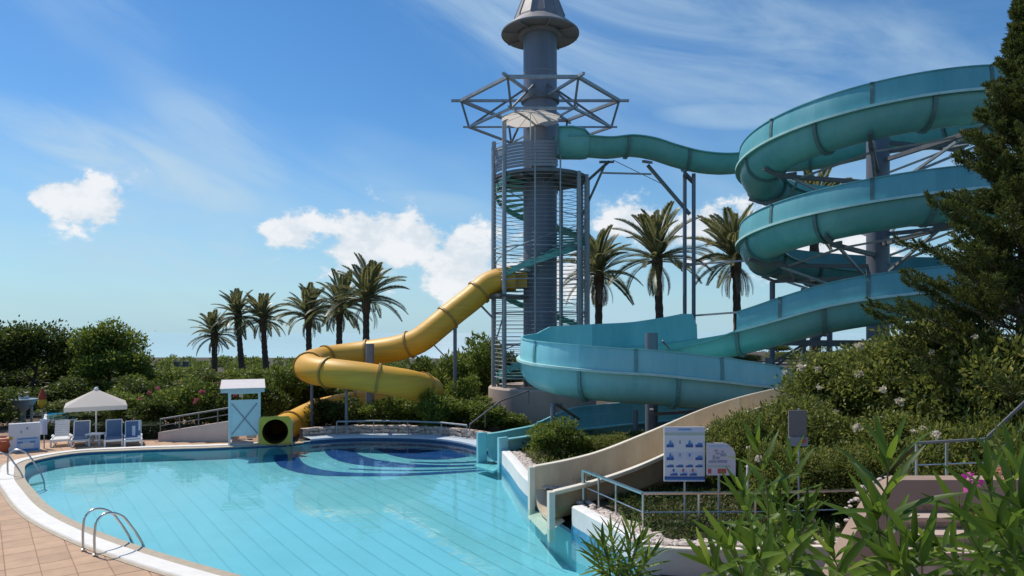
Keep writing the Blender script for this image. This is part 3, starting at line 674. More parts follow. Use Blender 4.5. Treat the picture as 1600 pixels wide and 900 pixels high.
# lower loop supports
def post(px, d, zt, r_=.11, name='leg'):
    q = at(px, d, 0); return MB().tube([Vector((q.x,q.y,max(0,bz(q.x,q.y) if q.x > xr(d)+.3 else 0)-.2)), Vector((q.x,q.y,zt))], r_, 12).build(name, M['column'], SL, smooth=40)
post(1018, 25.75, 4.40, .24, 'main_column'); post(864, 23.9, 1.95, .09); post(993, 23.9, 1.7, .09); post(1247, 26.2, 3.1, .12); post(1201, 27.5, 3.4, .14)
steel('cantilever_arm', at(1018,25.75,1.5), at(1018,23.8,1.62), .14); steel('cantilever_arm', at(1018,25.75,2.6), at(1010,26.9,2.62), .12); steel('diagonal_brace', at(1035,25.7,4.1), at(1062,26.3,3.3), .06)
steel('diagonal_brace', at(905,25.2,1.2), at(868,24.0,1.9), .08); steel('cross_beam', at(1018,25.6,1.35), at(1130,25.3,1.55), .12)
# ---------------------------------------------------------------- cream slide
CS = thing('cream_water_slide', 'wide cream water slide curving down through the bushes into the pool', 'water slide', G(850,800,0))
M['creamout'] = mat('shade_brown_fibreglass', (.24,.16,.085), .7, c2=(.34,.24,.14), scale=2.0, stretch=(1,1,.4))  # shade on the outside of the cream flume, put into a darker brown
nearR = [(865,768,15.6),(910,757,15.8),(960,742,16.1),(1035,712,16.8),(1100,675,17.7),(1180,640,19.0),(1270,618,21.0),(1330,606,23.5)]
farR = [(835,730,17.3),(878,722,17.5),(920,712,17.8),(1010,678,18.5),(1100,640,19.5),(1200,611,21.2),(1290,598,23.4),(1350,592,26)]
a = catmull([W(*p) for p in nearR], .2); c = catmull([W(*p) for p in farR], .2)
n = 70; a = [a[int(i*(len(a)-1)/(n-1))] for i in range(n)]; c = [c[int(i*(len(c)-1)/(n-1))] for i in range(n)]
def cream(i0, i1, name='flume_section'):
    vs = []; k = None
    for i in range(i0, i1+1):
        l = (c[i]-a[i]); l.z = 0; wdt = l.length; l.normalize(); zf = min(a[i].z, c[i].z)-.74-.21*ss(0, 16, i)
        A, Cc = a[i], c[i]; th = .05
        o_ = [A-l*.12+Vector((0,0,-.06)), A-l*.12, A+l*th, Vector((A.x,A.y,zf+.4))+l*th, Vector((A.x,A.y,zf+.1))+l*.3, Vector((A.x,A.y,zf))+l*.62,
              Vector((Cc.x,Cc.y,zf))-l*.62, Vector((Cc.x,Cc.y,zf+.1))-l*.3, Vector((Cc.x,Cc.y,zf+.4))-l*th, Cc-l*th, Cc+l*.12, Cc+l*.12+Vector((0,0,-.06)), Cc+Vector((0,0,-.06)),
              Vector((Cc.x,Cc.y,zf+.35)), Vector((Cc.x,Cc.y,zf+.03))-l*.3, Vector((Cc.x,Cc.y,zf-.07))-l*.62, Vector((A.x,A.y,zf-.07))+l*.62, Vector((A.x,A.y,zf+.03))+l*.3, Vector((A.x,A.y,zf+.35)), A+Vector((0,0,-.06))]
        k = len(o_); vs += o_
    m_ = i1-i0+1
    fs = [(i*k+j, i*k+(j+1) % k, (i+1)*k+(j+1) % k, (i+1)*k+j) for i in range(m_-1) for j in range(k)]+[tuple(range(k)), tuple(range((m_-1)*k, m_*k))]
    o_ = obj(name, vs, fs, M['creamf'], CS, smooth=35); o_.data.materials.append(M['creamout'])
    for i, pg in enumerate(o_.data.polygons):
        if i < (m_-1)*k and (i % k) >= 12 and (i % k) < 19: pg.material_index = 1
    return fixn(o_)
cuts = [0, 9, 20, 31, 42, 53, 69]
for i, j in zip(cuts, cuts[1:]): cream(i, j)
for nm, R_ in (('rim', a), ('rim', c)):
    sgn = 1 if R_ is a else -1
    vs = []
    for i in range(n):
        l = (c[i]-a[i]); l.z = 0; l.normalize(); l *= sgn
        vs += [R_[i]-l*.13+Vector((0,0,.002)), R_[i]+l*.06+Vector((0,0,.002)), R_[i]+l*.06+Vector((0,0,.03)), R_[i]-l*.13+Vector((0,0,.03))]
    fixn(obj(nm, vs, [(i*4+j, i*4+(j+1) % 4, (i+1)*4+(j+1) % 4, (i+1)*4+j) for i in range(n-1) for j in range(4)]+[(0,1,2,3)], M['creamrim'], CS))
hd = Vector(((a[0]-a[3]).x, (a[0]-a[3]).y, 0)).normalized()
for R_, l in ((a, (c[0]-a[0])), (c, (a[0]-c[0]))):
    l = Vector((l.x, l.y, 0)).normalized(); q = R_[0]
    fixn(MB().prism([q-l*.13+hd*.0, q-l*.13+hd*.14, q+l*.07+hd*.14, q+l*.07+hd*.0], -.35, q.z+.012).build('end_cheek', M['creamend'], CS))
l = (c[0]-a[0]); l = Vector((l.x,l.y,0)).normalized(); z0 = min(a[0].z, c[0].z)-.74
lip = fixn(obj('exit_lip', [a[0]*1+l*.07-hd*.3, a[0]*1+l*.07+hd*.2, c[0]-l*.07+hd*.2, c[0]-l*.07-hd*.3], [(0,1,2,3)], M['creamend'], CS))
for vtx, zz in zip(lip.data.vertices, (z0+.02, z0-.26, z0-.26, z0+.02)): vtx.co.z = zz-ORG[CS.name].z
b = MB(); b.box(a[3]+Vector((.25,-.1,-.75)), (.5,.08,.6)); b.box(a[3]+Vector((.25,-.16,-.42)), (.5,.05,.05)); b.build('side_panel', mat('green_grey_panel', (.35,.45,.42), .4), CS)
# ---------------------------------------------------------------- yellow slide
YS = thing('yellow_tube_slide', 'yellow closed tube slide looping from the tower down to the pool', 'water slide', W(560,640,31))
YP = [(806,436,34.2),(786,437,34.2),(764,444,34.1),(738,466,33.8),(706,491,33.4),(680,513,33.1),(655,532,33.0),(625,543,33.2),(590,549,33.5),(550,555,33.5),(515,560,33.1),(490,566,32.1),(482,573,30.9),(492,579,29.8),(520,583,29.2),(560,588,29.0),(600,594,29.1),(638,600,29.5),(663,606,30.4),(673,612,31.6),(660,619,32.8),(630,627,33.3),(590,628,33.5),(548,633,33.3),(512,640,32.6),(484,650,31.6),(462,661,30.7),(446,669,29.6),(435,673,28.6),(431,674,27.6)]
yp = catmull([W(*p) for p in YP], .22); YL = [0]
for p, q in zip(yp, yp[1:]): YL.append(YL[-1]+(q-p).length)
def pipe(pts_, ro, ri, n=20):
    P = pts_; m_ = len(P); vs = []
    for i, p in enumerate(P):
        t = (P[min(i+1,m_-1)]-P[max(i-1,0)]).normalized(); a_ = t.cross(Vector((0,0,1))).normalized(); b_ = a_.cross(t)
        for r_ in (ro, ri):
            for k_ in range(n): q = 2*math.pi*k_/n; vs.append(p+(a_*math.cos(q)+b_*math.sin(q))*r_)
    fs = []
    for i in range(m_-1):
        for k_ in range(n):
            k2 = (k_+1) % n; x = i*2*n; y = (i+1)*2*n
            fs += [(x+k_, x+k2, y+k2, y+k_), (x+n+k2, x+n+k_, y+n+k_, y+n+k2)]
    for x in (0, (m_-1)*2*n):
        for k_ in range(n): k2 = (k_+1) % n; fs.append((x+k_, x+n+k_, x+n+k2, x+k2))
    return vs, fs
ye = [0]
while ye[-1] < len(yp)-1:
    k = ye[-1]+1
    while k < len(yp)-1 and YL[k]-YL[ye[-1]] < 2.05: k += 1
    if YL[-1]-YL[k] < 1.2: k = len(yp)-1
    ye.append(k)
for i, j in zip(ye, ye[1:]):
    v, f = pipe(yp[i:j+1], .62, .58); fixn(obj('tube_section', v, f, M['yellow'], YS, smooth=40))
    if i > 0:
        t = (yp[i+1]-yp[i-1]).normalized(); v, f = pipe([yp[i]-t*.05, yp[i]+t*.05], .69, .618); fixn(obj('joint_flange', v, f, M['yrib'], YS, smooth=30))
# raised rail along the top of the tube
# square end panel with its round hole
e = G(430,697,-.1); e.y = 26.95; e.x = (430-800)*26.95/FPX
b = MB(); hw = .60; zc = .50; seg = 32; ringv = []; RQ = Matrix.Rotation(R(18), 3, 'Z')
for y in (e.y-.05, e.y+.05):
    for k in range(seg):
        q = 2*math.pi*(k+.5)/seg; cx_, sx_ = math.cos(q), math.sin(q); s_ = hw/max(abs(cx_), abs(sx_))
        ringv += [(e.x+cx_*.49, y, zc+sx_*.49), (e.x+cx_*s_, y, zc+sx_*s_)]
fs = []
for k in range(seg):
    k2 = (k+1) % seg; A0, A1, B0, B1 = 2*k, 2*k+1, 2*k2, 2*k2+1; o2 = 2*seg
    fs += [(A0,A1,B1,B0), (o2+A0,o2+B0,o2+B1,o2+A1), (A1,o2+A1,o2+B1,B1), (A0,B0,o2+B0,o2+A0)]
eo = Vector((e.x, e.y, 0)); ringv = [eo+RQ@(Vector(p)-eo) for p in ringv]
fixn(obj('end_panel', ringv, fs, M['lime'], YS))
v, f = pipe([Vector((e.x,e.y-.02,zc)), Vector((e.x-.3,e.y+.95,zc)), yp[-8]], .51, .485); fixn(obj('tube_mouth', v, f, mat('brown_tube_lining', (.13,.08,.02), .5), YS, smooth=40))
MB().box((e.x-.1, e.y+.35, -.3), (1.2, .6, .45), rz=R(18)).build('end_plinth', M['lime'], YS)
b = MB(); b.box(eo+RQ@Vector((.63,0,.2)), (.05, .10, 1.5), rz=R(18)); b.build('end_post', M['galv'], YS)
def ypost(px, d, py, r_, nm='leg'):
    q = W(px, py, d); MB().tube([Vector((q.x,q.y,-.1)), q], r_, 12).build(nm, M['column'], YS, smooth=40)
ypost(578, 31.2, 537, .19, 'main_column'); ypost(711, 33.3, 500, .09); ypost(487, 30.6, 590, .07); ypost(541, 29.2, 606, .06)
MB().bar(W(578,556,31.2), W(575,558,33.2), .12).build('cantilever_arm', M['galv'], YS); MB().bar(W(578,612,31.2), W(578,610,29.2), .12).build('cantilever_arm', M['galv'], YS)
MB().bar(W(672,533,33.3), W(700,562,33.4), .07).build('diagonal_brace', M['galv'], YS); MB().bar(W(752,478,34), W(773,500,33.6), .08).build('diagonal_brace', M['galv'], YS)
# ---------------------------------------------------------------- tower
TX, TY = (844-800)*35/FPX, 35.0; TB = Vector((TX, TY, 0))
TW = thing('slide_tower', 'tall grey slide tower with spiral stair cage and pointed round roof', 'tower', TB)
def tz(py, d=35.0): return CAMH-(py-HOR)*d/FPX
MB().lathe(TB, [(.86,0),(.86,20.9)], 40).build('central_column', M['column'], TW, smooth=40)
for z in (6.0, 9.4, 12.7, 15.3, 17.6): MB().lathe(TB, [(.862,z),(.875,z),(.875,z+.035),(.862,z+.035)], 40, cap=False).build('column_seam', M['slat'], TW, smooth=30)
RZ0 = 19.66
rf = MB().lathe(TB, [(1.37,RZ0+.55),(1.33,RZ0+.74),(.90,RZ0+1.85),(.03,RZ0+4.4)], 12, a0=R(7)).build('roof', M['rooftin'], TW)
MB().lathe(TB, [(1.97,RZ0-.01),(2.0,RZ0),(2.0,RZ0+.07),(1.34,RZ0+.62),(1.3,RZ0+.6)], 40, cap=False).build('roof_brim', M['rooftin'], rf, smooth=30)
MB().lathe(TB, [(1.97,RZ0-.02),(1.97,RZ0+.002),(.9,RZ0+.10),(.9,RZ0+.04)], 40, cap=False).build('roof_soffit', M['rooftin'], rf, smooth=30)
MB().lathe(TB, [(.87,RZ0-.12),(1.12,RZ0-.12),(1.12,RZ0+.05),(.87,RZ0+.05)], 32, cap=False).build('roof_collar', M['rooftin'], rf, smooth=30)
for k in range(8):
    q = R(45*k+12); d = Vector((math.cos(q), math.sin(q), 0)); MB().bar(TB+d*1.0+Vector((0,0,RZ0-.03)), TB+d*1.95+Vector((0,0,RZ0-.05)), .07).build('roof_rib', M['rooftin'], rf)
for k in range(12):
    q = R(30*k+7); d = Vector((math.cos(q), math.sin(q), 0)); MB().tube([TB+d*1.34+Vector((0,0,RZ0+.74)), TB+d*.91+Vector((0,0,RZ0+1.85)), TB+d*.05+Vector((0,0,RZ0+4.4))], .025, 5).build('roof_seam', M['slat'], rf)
# six-sided truss ring
HU, HL, RU, RL = 16.3, 14.95, 4.05, 3.65
HA = (0,66,114,180,246,294)
vu = [TB+Vector((RU*math.cos(R(k)), RU*.88*math.sin(R(k)), HU)) for k in HA]; vl = [TB+Vector((RL*math.cos(R(k)), RL*.88*math.sin(R(k)), HL)) for k in HA]
def tb(nm, a, b_, wd, m='galv'): return MB().bar(a, b_, wd).build(nm, M[m], TW)
for k in range(6):
    j = (k+1) % 6; d = Vector((math.cos(R(HA[k])), math.sin(R(HA[k])), 0))
    tb('upper_chord', vu[k], vu[j], .15); tb('lower_chord', vl[k], vl[j], .11); tb('ring_post', vu[k], vl[k], .11, 'darksteel')
    tb('spoke', TB+d*.85+Vector((0,0,HU+.0)), vu[k]+d*.5, .12); tb('diagonal_brace', TB+d*.85+Vector((0,0,HU+.55)), vl[k], .09, 'darksteel'); tb('lower_spoke', TB+d*.85+Vector((0,0,HL-.0)), vl[k]+d*.3, .08)
MB().lathe(TB, [(.862,HU-.12),(.98,HU-.12),(.98,HU+.14),(.862,HU+.14)], 32, cap=False).build('ring_collar', M['darksteel'], TW, smooth=30)
# platform with a slatted parapet
PZ = 12.3; PRr = 2.42
MB().lathe(TB, [(.87,PZ-.16),(PRr,PZ-.16),(PRr,PZ),(.87,PZ)], 36, cap=False).build('platform', M['darksteel'], TW, smooth=30)
for k in range(8):
    q = R(45*k+20); d = Vector((math.cos(q), math.sin(q), 0)); tb('platform_beam', TB+d*.87+Vector((0,0,PZ-.27)), TB+d*2.35+Vector((0,0,PZ-.27)), .14, 'darksteel')
for z in np.arange(PZ+.08, PZ+1.3, .155):
    a0, a1 = R(168), R(288); pth = [TB+Vector((PRr*math.cos(a0+(a1-a0)*i/20), PRr*math.sin(a0+(a1-a0)*i/20), z)) for i in range(21)]
    MB().sweep([(p, (p-TB-Vector((0,0,z))).normalized(), Vector((0,0,1))) for p in pth], [(0,0),(.03,0),(.03,.13),(0,.13)]).build('parapet_slat', M['slat'], TW, smooth=40)
# cage: posts and rings
CR = 2.45
angs = [196, 222, 262, 291, 318, 338, 2, 25, 60, 100, 140, 170]
for q in angs:
    d = Vector((math.cos(R(q)), math.sin(R(q)), 0)); top = {196:14.0, 222:15.0, 262:14.2, 291:14.2, 170:14.0}.get(q, 12.3)
    MB().tube([TB+d*CR+Vector((0,0,1.5)), TB+d*CR+Vector((0,0,top))], .11 if q not in (262,291) else .04, 8).build('cage_post', M['galv'], TW, smooth=40)
z = 2.2
while z < 12.1:
    big = abs((z-2.2) % 1.6) < .11
    pth = [TB+Vector(((CR+.0)*math.cos(2*math.pi*i/40), (CR+.0)*math.sin(2*math.pi*i/40), z)) for i in range(40)]
    MB().tube(pth, .035 if big else .0125, 5 if big else 4, closed=True).build('cage_ring', M['galv'], TW)
    z += .2
for z in (12.75,13.1,13.45,13.8):
    pth = [TB+Vector((CR*math.cos(R(165+i*4)), CR*math.sin(R(165+i*4)), z)) for i in range(16)]; MB().tube(pth, .02, 5).build('cage_rail', M['galv'], TW)
for q0, q1, z0_, z1_ in ((196,222,3.6,5.4),(170,196,3.6,5.4),(338,2,8.6,10.6),(318,338,8.6,10.2)):
    d0 = Vector((math.cos(R(q0)), math.sin(R(q0)), 0))*CR; d1 = Vector((math.cos(R(q1)), math.sin(R(q1)), 0))*CR
    tb('cage_brace', TB+d0+Vector((0,0,z0_)), TB+d1+Vector((0,0,z1_)), .05)
# spiral stair, clockwise going down: left, back, right, front
z = PZ-.05; ang = 228.0; dz = 4.75/26; da = 360/26; k = 0
tv0 = [(.87,-.0),(2.3,-.0)]
land = 6.3
while z > 1.9:
    a0, a1 = R(ang), R(ang-da*1.04)
    vs = []
    for zz in (z-.05, z):
        for aa in (a0, a1):
            for rr in (.87, 2.28): vs.append(TB+Vector((rr*math.cos(aa), rr*math.sin(aa), zz)))
    fixn(obj('tread', vs, [(0,1,3,2),(4,6,7,5),(0,4,5,1),(2,3,7,6),(0,2,6,4),(1,5,7,3)], M['tread'], TW))
    vs = []
    for aa, zz in ((a0, z), (R(ang-da), z-dz)):
        for rr in (2.26, 2.31):
            vs += [TB+Vector((rr*math.cos(aa), rr*math.sin(aa), zz-.24)), TB+Vector((rr*math.cos(aa), rr*math.sin(aa), zz+.06))]
    fixn(obj('stair_stringer', vs, [(0,1,5,4),(2,6,7,3),(1,3,7,5),(0,4,6,2),(0,2,3,1),(4,5,7,6)], M['tread'], TW))
    z -= dz; ang -= da; k += 1
pth = []
for i in range(0, 160): pth.append(TB+Vector((2.27*math.cos(R(228-i*da*.36)), 2.27*math.sin(R(228-i*da*.36)), PZ-.05-i*dz*.36+.95)))
MB().tube(pth, .025, 6).build('stair_handrail', M['galv'], TW, smooth=40)
# landing for the yellow slide
vs = []
for zz in (land-.14, land):
    for rr in (.87, 2.9):
        for aa in (165, 185, 205, 225): vs.append(TB+Vector((rr*math.cos(R(aa)), rr*math.sin(R(aa)), zz)))
fixn(obj('landing', vs, [(0,1,5,4),(1,2,6,5),(2,3,7,6),(8,12,13,9),(9,13,14,10),(10,14,15,11),(4,5,13,12),(5,6,14,13),(6,7,15,14),(0,4,12,8),(3,11,15,7),(0,8,9,1),(1,9,10,2),(2,10,11,3)], M['darksteel'], TW))
q = W(815,437,34.4); b = MB(); b.box(q+Vector((-.1,-.1,0)), (.75,.06,.72)); b.box(q+Vector((-.1,1.0,0)), (.75,.06,.72)); b.box(q+Vector((-.1,.45,-.38)), (.75,1.1,.06)); b.build('start_box', M['yellow'], YS)
# podium
PD = thing('tower_podium', 'pinkish rendered round podium wall at the foot of the slide tower', 'wall', TB)
MB().lathe(TB+Vector((.1,-.1,0)), [(2.75,-.05),(2.75,1.62),(2.68,1.70),(.9,1.70)], 36, cap=False).build('podium_wall', M['pinkwall'], PD, smooth=40)
MB().box(TB+Vector((2.6,-2.0,.42)), (4.2,.3,.9)).build('side_wall', M['pinkwall'], PD); MB().box(TB+Vector((.6,-2.85,.9)), (.08,.05,1.0)).build('pipe', M['galv'], PD); MB().box(TB+Vector((.85,-2.83,1.0)), (.16,.06,.14)).build('outlet_box', M['darksteel'], PD)
# white parasol on the platform
PA = thing('platform_parasol', 'white eight-sided parasol on the top platform of the tower', 'parasol', TB+Vector((-.55,-1.95,PZ)))
pc = TB+Vector((-.55,-1.95,0)); n = 8; rr = 1.5; zt = 14.72
vs = [pc+Vector((rr*math.cos(R(45*k+22.5)), rr*math.sin(R(45*k+22.5)), zt)) for k in range(8)]+[pc+Vector((0,0,zt+.36))]
fixn(obj('canopy', vs, [(k, (k+1) % 8, 8) for k in range(8)], M['canvas'], PA))
MB().tube([pc+Vector((0,0,PZ)), pc+Vector((0,0,zt+.5))], .028, 8).build('pole', M['white'], PA, smooth=40)
for k in range(8): MB().bar(pc+Vector((0,0,zt+.36)), vs[k]+Vector((0,0,-.015)), .022).build('rib', M['white'], PA)
# ---------------------------------------------------------------- pool ladders
def ladder(label, b0, b1, w0, w1, top):
    root = thing('pool_ladder', label, 'ladder', (b0+b1)/2, 'pool ladders')
    for b_, w_ in ((b0, w0), (b1, w1)):
        d = w_-b_; up = Vector((0,0,1)); P = [b_-up*.05, b_+up*(top*.55), b_+up*(top*.82)+d*.04, b_+up*(top*.97)+d*.16, b_+up*top+d*.32, b_+up*(top*.93)+d*.50, b_+d*.72+up*(top*.62), b_+d*.95+up*.12, w_+Vector((d.x*.02,d.y*.02,-.05)), w_+Vector((d.x*.02,d.y*.02,-.8))]
        MB().tube(catmull(P, .04), .023, 10).build('handrail', M['steel'], root, smooth=50)
        MB().lathe(b_+Vector((0,0,.0)), [(.05,-.005),(.05,.012),(.03,.02)], 14).build('foot_flange', M['steel'], root, smooth=30)
    for z in (-.25,-.5,-.75):
        a_ = Vector((w0.x,w0.y,z)); c_ = Vector((w1.x,w1.y,z)); MB().bar(a_, c_, .06).build('rung', M['steel'], root)
    return root
ladder('steel pool ladder with two bent handrails at the lower left', G(130,858,.05), G(148,866,.05), G(208,852,-.1), G(227,860,-.1), .80)
q0 = G(12,742,.03); q1 = q0+Vector((-.2,-.5,0)); dd = Vector((.95,.18,-.13))
ladder('steel pool ladder cut by the left edge, at the far end of the curb', q0, q1, q0+dd, q1+dd, .80)
# ---------------------------------------------------------------- hut
HY = 26.75; hx = lambda px: (px-800)*HY/FPX; hzz = lambda py: CAMH-(py-HOR)*HY/FPX
HT = thing('poolside_hut', 'small white poolside hut with flat roof and cross-braced panel', 'hut', (hx(382), HY, 0))
x0, x1 = hx(358.5), hx(405.5); dp = 1.1
for x in (x0, x1):
    for y in (HY, HY+dp): MB().box((x, y, 1.08), (.09, .09, 2.16)).build('post', M['hutwhite'], HT)
rx0, rx1 = hx(345.5), hx(413.5); ry0, ry1 = HY-.3, HY+dp+.3
rf = MB().add([(x, y, z) for x in (rx0, rx1) for y, z in ((ry0,2.08),(ry0,2.23),(ry1,2.34),(ry1,2.47))], [(0,1,3,2),(4,6,7,5),(0,4,5,1),(2,3,7,6),(1,5,7,3),(0,2,6,4)]).build('roof', M['hutroof'], HT); fixn(rf)
fixn(MB().add([(x, y, z) for x in (rx0-.03, rx1+.03) for y, z in ((ry0-.03,2.225),(ry0-.03,2.255),(ry1+.03,2.465),(ry1+.03,2.495))], [(0,1,3,2),(4,6,7,5),(0,4,5,1),(2,3,7,6),(1,5,7,3),(0,2,6,4)]).build('roof_sheet', M['hutroof'], rf))
zt_, zb_ = hzz(627), hzz(681)
for nm, c, d in (('front_panel', ((x0+x1)/2, HY+.005, (zt_+zb_)/2), (x1-x0-.09, .03, zt_-zb_)), ('side_panel', (x0-.0, HY+dp/2, (zt_+zb_)/2), (.03, dp-.09, zt_-zb_)), ('side_panel', (x1, HY+dp/2, (zt_+zb_)/2), (.03, dp-.09, zt_-zb_))):
    o = MB().box(c, d).build(nm, M['hutwhite'], HT)
    if nm == 'front_panel':
        MB().bar(Vector((x0+.09, HY-.02, zt_-.08)), Vector((x1-.09, HY-.02, zb_+.08)), .035).build('brace', M['slat'], o); MB().bar(Vector((x1-.09, HY-.026, zt_-.08)), Vector((x0+.09, HY-.026, zb_+.08)), .035).build('brace', M['slat'], o)
for z in (zt_+.03, hzz(614)): MB().box(((x0+x1)/2, HY-.008, z), (x1-x0-.1, .06, .06)).build('rail', M['hutwhite'], HT)
MB().box((hx(393), HY+.7, .34), (.4,.35,.3)).build('bench_box', M['cream'], HT); MB().box((hx(376), HY+.45, .07), (.95,.9,.12)).build('floor_slab', M['pinkwall'], HT)
MB().box((hx(376), HY+dp, 1.93), (.16,.10,.26)).build('lamp_box', M['white'], HT)
HT.rotation_euler.z = R(21); HT.scale = (.93,.93,1)
# ramp wall and its rail left of the hut
RWY = 27.6; rx = lambda px: (px-800)*RWY/FPX; rz_ = lambda py: CAMH-(py-HOR)*RWY/FPX
RP = thing('ramp_wall', 'pale pinkish sloping ramp wall left of the white hut', 'wall', (rx(300), RWY, 0))
prof = [(rx(247),-.05),(rx(370),-.05),(rx(370),rz_(656)),(rx(247),rz_(676))]
MB().add([(x,RWY,z) for x,z in prof]+[(x,RWY+.25,z) for x,z in prof], [(0,1,2,3),(7,6,5,4),(0,4,5,1),(1,5,6,2),(2,6,7,3),(3,7,4,0)]).build('wall_body', mat('pale_ramp_render', (.58,.48,.42), .9, var=.08, scale=2, bump=.15), RP)
fixn(RP.children[0])
railing('ramp_railing', 'dark metal rail on top of the sloping ramp wall', [(rx(248),RWY+.12,rz_(676)), (rx(368),RWY+.12,rz_(656))], .52, [.5], M['darksteel'], .035, .02, .75)
# ---------------------------------------------------------------- sun loungers, parasols and boards on the far left
def lounger(px, label, pad, towel=False, slats=False, tilt=62):
    y = 26.25; x = (px-800)*y/FPX; root = thing('sun_lounger', label, 'sun lounger', (x, y, 0), 'sun loungers in front of the low hedge')
    wd = .70; mt = M['white']
    for sx in (-1,1):
        MB().box((x+sx*wd/2, y+.85, .33), (.055, 1.75, .075)).build('side_rail', mt, root)
        for yy in (y+.05, y+1.5): MB().box((x+sx*wd/2, yy, .15), (.075,.08,.32)).build('leg', mt, root)
        MB().box((x+sx*wd/2, y+.75, .47), (.06,.5,.04)).build('armrest', mt, root)
    MB().box((x, y-.01, .31), (wd, .05, .09)).build('front_rail', mt, root)
    mm = Matrix.Rotation(R(tilt), 3, 'X')
    bc = Vector((x, y+1.12, .34))
    if slats:
        for k in range(7): MB().box(bc+mm@Vector((0,.07+k*.105,0)), (wd-.1,.085,.03), M=mm).build('slat', mt, root)
        for k in range(9): MB().box((x, y+.08+k*.115, .36), (wd-.1,.095,.025)).build('slat', mt, root)
        MB().box(bc+mm@Vector((0,.80,.0)), (wd-.08,.10,.05), M=mm).build('head_rail', mt, root)
    else:
        MB().box(bc+mm@Vector((0,.40,0)), (wd-.07,.84,.05), M=mm).build('backrest', M['bluefab'], root); MB().box((x, y+.56, .365), (wd-.08,1.08,.05)).build('seat', M['bluefab'], root)
        MB().box(bc+mm@Vector((0,.84,.0)), (wd-.02,.045,.055), M=mm).build('head_rail', mt, root)
        for sx in (-1,1): MB().box(bc+mm@Vector((sx*(wd/2-.02),.41,0)), (.04,.84,.06), M=mm).build('back_frame', mt, root)
    root.rotation_euler.z = R(29); root.scale = (.82,.82,.82)
    if towel: MB().box(bc+mm@Vector((.02,.30,.035)), (.14,.52,.012), M=mm).build('towel_stripe', M['white'], root); MB().box(bc+mm@Vector((.26,.55,.035)), (.08,.5,.012), M=mm).build('towel_stripe', M['white'], root)
lounger(93, 'white slatted sun lounger without cushion, leftmost of four', None, slats=True, tilt=60)
lounger(125, 'blue sun lounger just left of the parasol pole', 'b', tilt=58)
lounger(177, 'tall-backed blue sun lounger just right of the parasol pole', 'b', tilt=72)
lounger(208, 'blue sun lounger with white stripes on its back, rightmost of four', 'b', towel=True, tilt=58)
tx = (150-800)*26.9/FPX
TBL = thing('side_table', 'low grey side table under the parasol between the loungers', 'table', (tx, 26.9, 0))
MB().box((tx,26.9,.42), (.6,.5,.04)).build('table_top', M['white'], TBL); 
for sx in (-.25,.25):
    for sy in (-.2,.2): MB().box((tx+sx,26.9+sy,.2), (.05,.05,.4)).build('leg', M['white'], TBL)
def parasol(px, d, rim_py, apex_py, wpx, label, name='parasol', m='canvas', sides=4, zb=0, group='canvas parasols'):
    c = at(px, d, 0); zr, za = W(px, rim_py, d).z, W(px, apex_py, d).z; r_ = wpx/2*d/FPX*(1.4142 if sides == 4 else 1); a0 = R(45) if sides == 4 else R(22.5)
    root = thing(name, label, 'parasol', (c.x, d, zb), group)
    vh = .17
    ring = [Vector((c.x+r_*math.cos(a0+2*math.pi*k/sides), d+r_*math.sin(a0+2*math.pi*k/sides), zr+vh)) for k in range(sides)]
    vs = ring+[p-Vector((0,0,vh)) for p in ring]+[Vector((c.x,d,za))]
    s = sides
    fs = [(k, (k+1) % s, 2*s) for k in range(s)]
    obj('canopy', vs, fs, M[m], root)
    vv = []
    for p in ring: vv += [p+Vector((0,0,.004)), p-Vector((0,0,vh))]
    k2 = 2*s
    fs = []
    for k in range(s):
        j = (k+1) % s; fs += [(2*k, 2*k+1, 2*j+1, 2*j)]
    obj('valance', vv, fs, M[m], root)
    MB().tube([(c.x,d,zb), (c.x,d,za+.05)], .035, 10).build('pole', M['white'], root, smooth=40)
    MB().lathe((c.x,d,za-.03), [(.10,0),(.09,.06),(.02,.12)], 10).build('finial', M['white'], root)
    for k in range(s): MB().bar(Vector((c.x,d,za-.12)), ring[k]-Vector((0,0,.05)), .03).build('rib', M['white'], root)
    root.rotation_euler.z = math.atan2(-c.x, d); q_ = d/math.hypot(c.x, d); root.scale = (q_, q_, 1)
    MB().lathe((c.x,d,zb), [(.28,0),(.28,.07),(.06,.10),(.06,.3)], 16).build('base', M['white'], root)
parasol(150, 27.5, 638, 608, 96, 'large cream square parasol over the blue loungers')
parasol(60, 37, 652, 638, 46, 'pale parasol in the background behind the notice boards', sides=8, group='background parasols')
parasol(96, 38, 653, 640, 36, 'small pinkish parasol in the background left of the cream parasol', sides=8, group='background parasols')
parasol(203, 37, 646, 632, 50, 'pale parasol in the background right of the cream parasol', sides=8, group='background parasols')
c = at(66, 35, 0)
FP = thing('folded_parasol', 'closed red and yellow parasol in the background behind the notice boards', 'parasol', c)
MB().lathe(c, [(.04,.5),(.22,.75),(.20,.95),(.06,1.1)], 10).build('canopy_lower', mat('yellow_cloth', (.65,.38,.03), .8), FP); MB().lathe(c, [(.16,.98),(.2,1.1),(.03,1.55)], 10).build('canopy_upper', mat('red_cloth', (.45,.07,.03), .8), FP); MB().tube([c, c+Vector((0,0,1.6))], .025, 8).build('pole', M['white'], FP)
c = at(36, 33, 0)
MS = thing('water_mushroom', 'blue-grey funnel shower standing in the background at far left', 'water feature', c)
MB().lathe(c, [(.10,.05),(.10,.6),(.5,1.0),(.62,1.2),(.1,1.24)], 16).build('funnel', mat('blue_grey_paint', (.17,.26,.33), .5), MS, smooth=40); MB().lathe(c+Vector((.1,-.1,0)), [(.2,1.2),(.2,1.42),(.05,1.45)], 12).build('funnel_cap', M['white'], MS, smooth=30)
for sx in (-.38,.4): MB().tube([c+Vector((sx,0,0)), c+Vector((sx,0,1.1))], .06, 8).build('post', M['galv'], MS)
fpz = .45
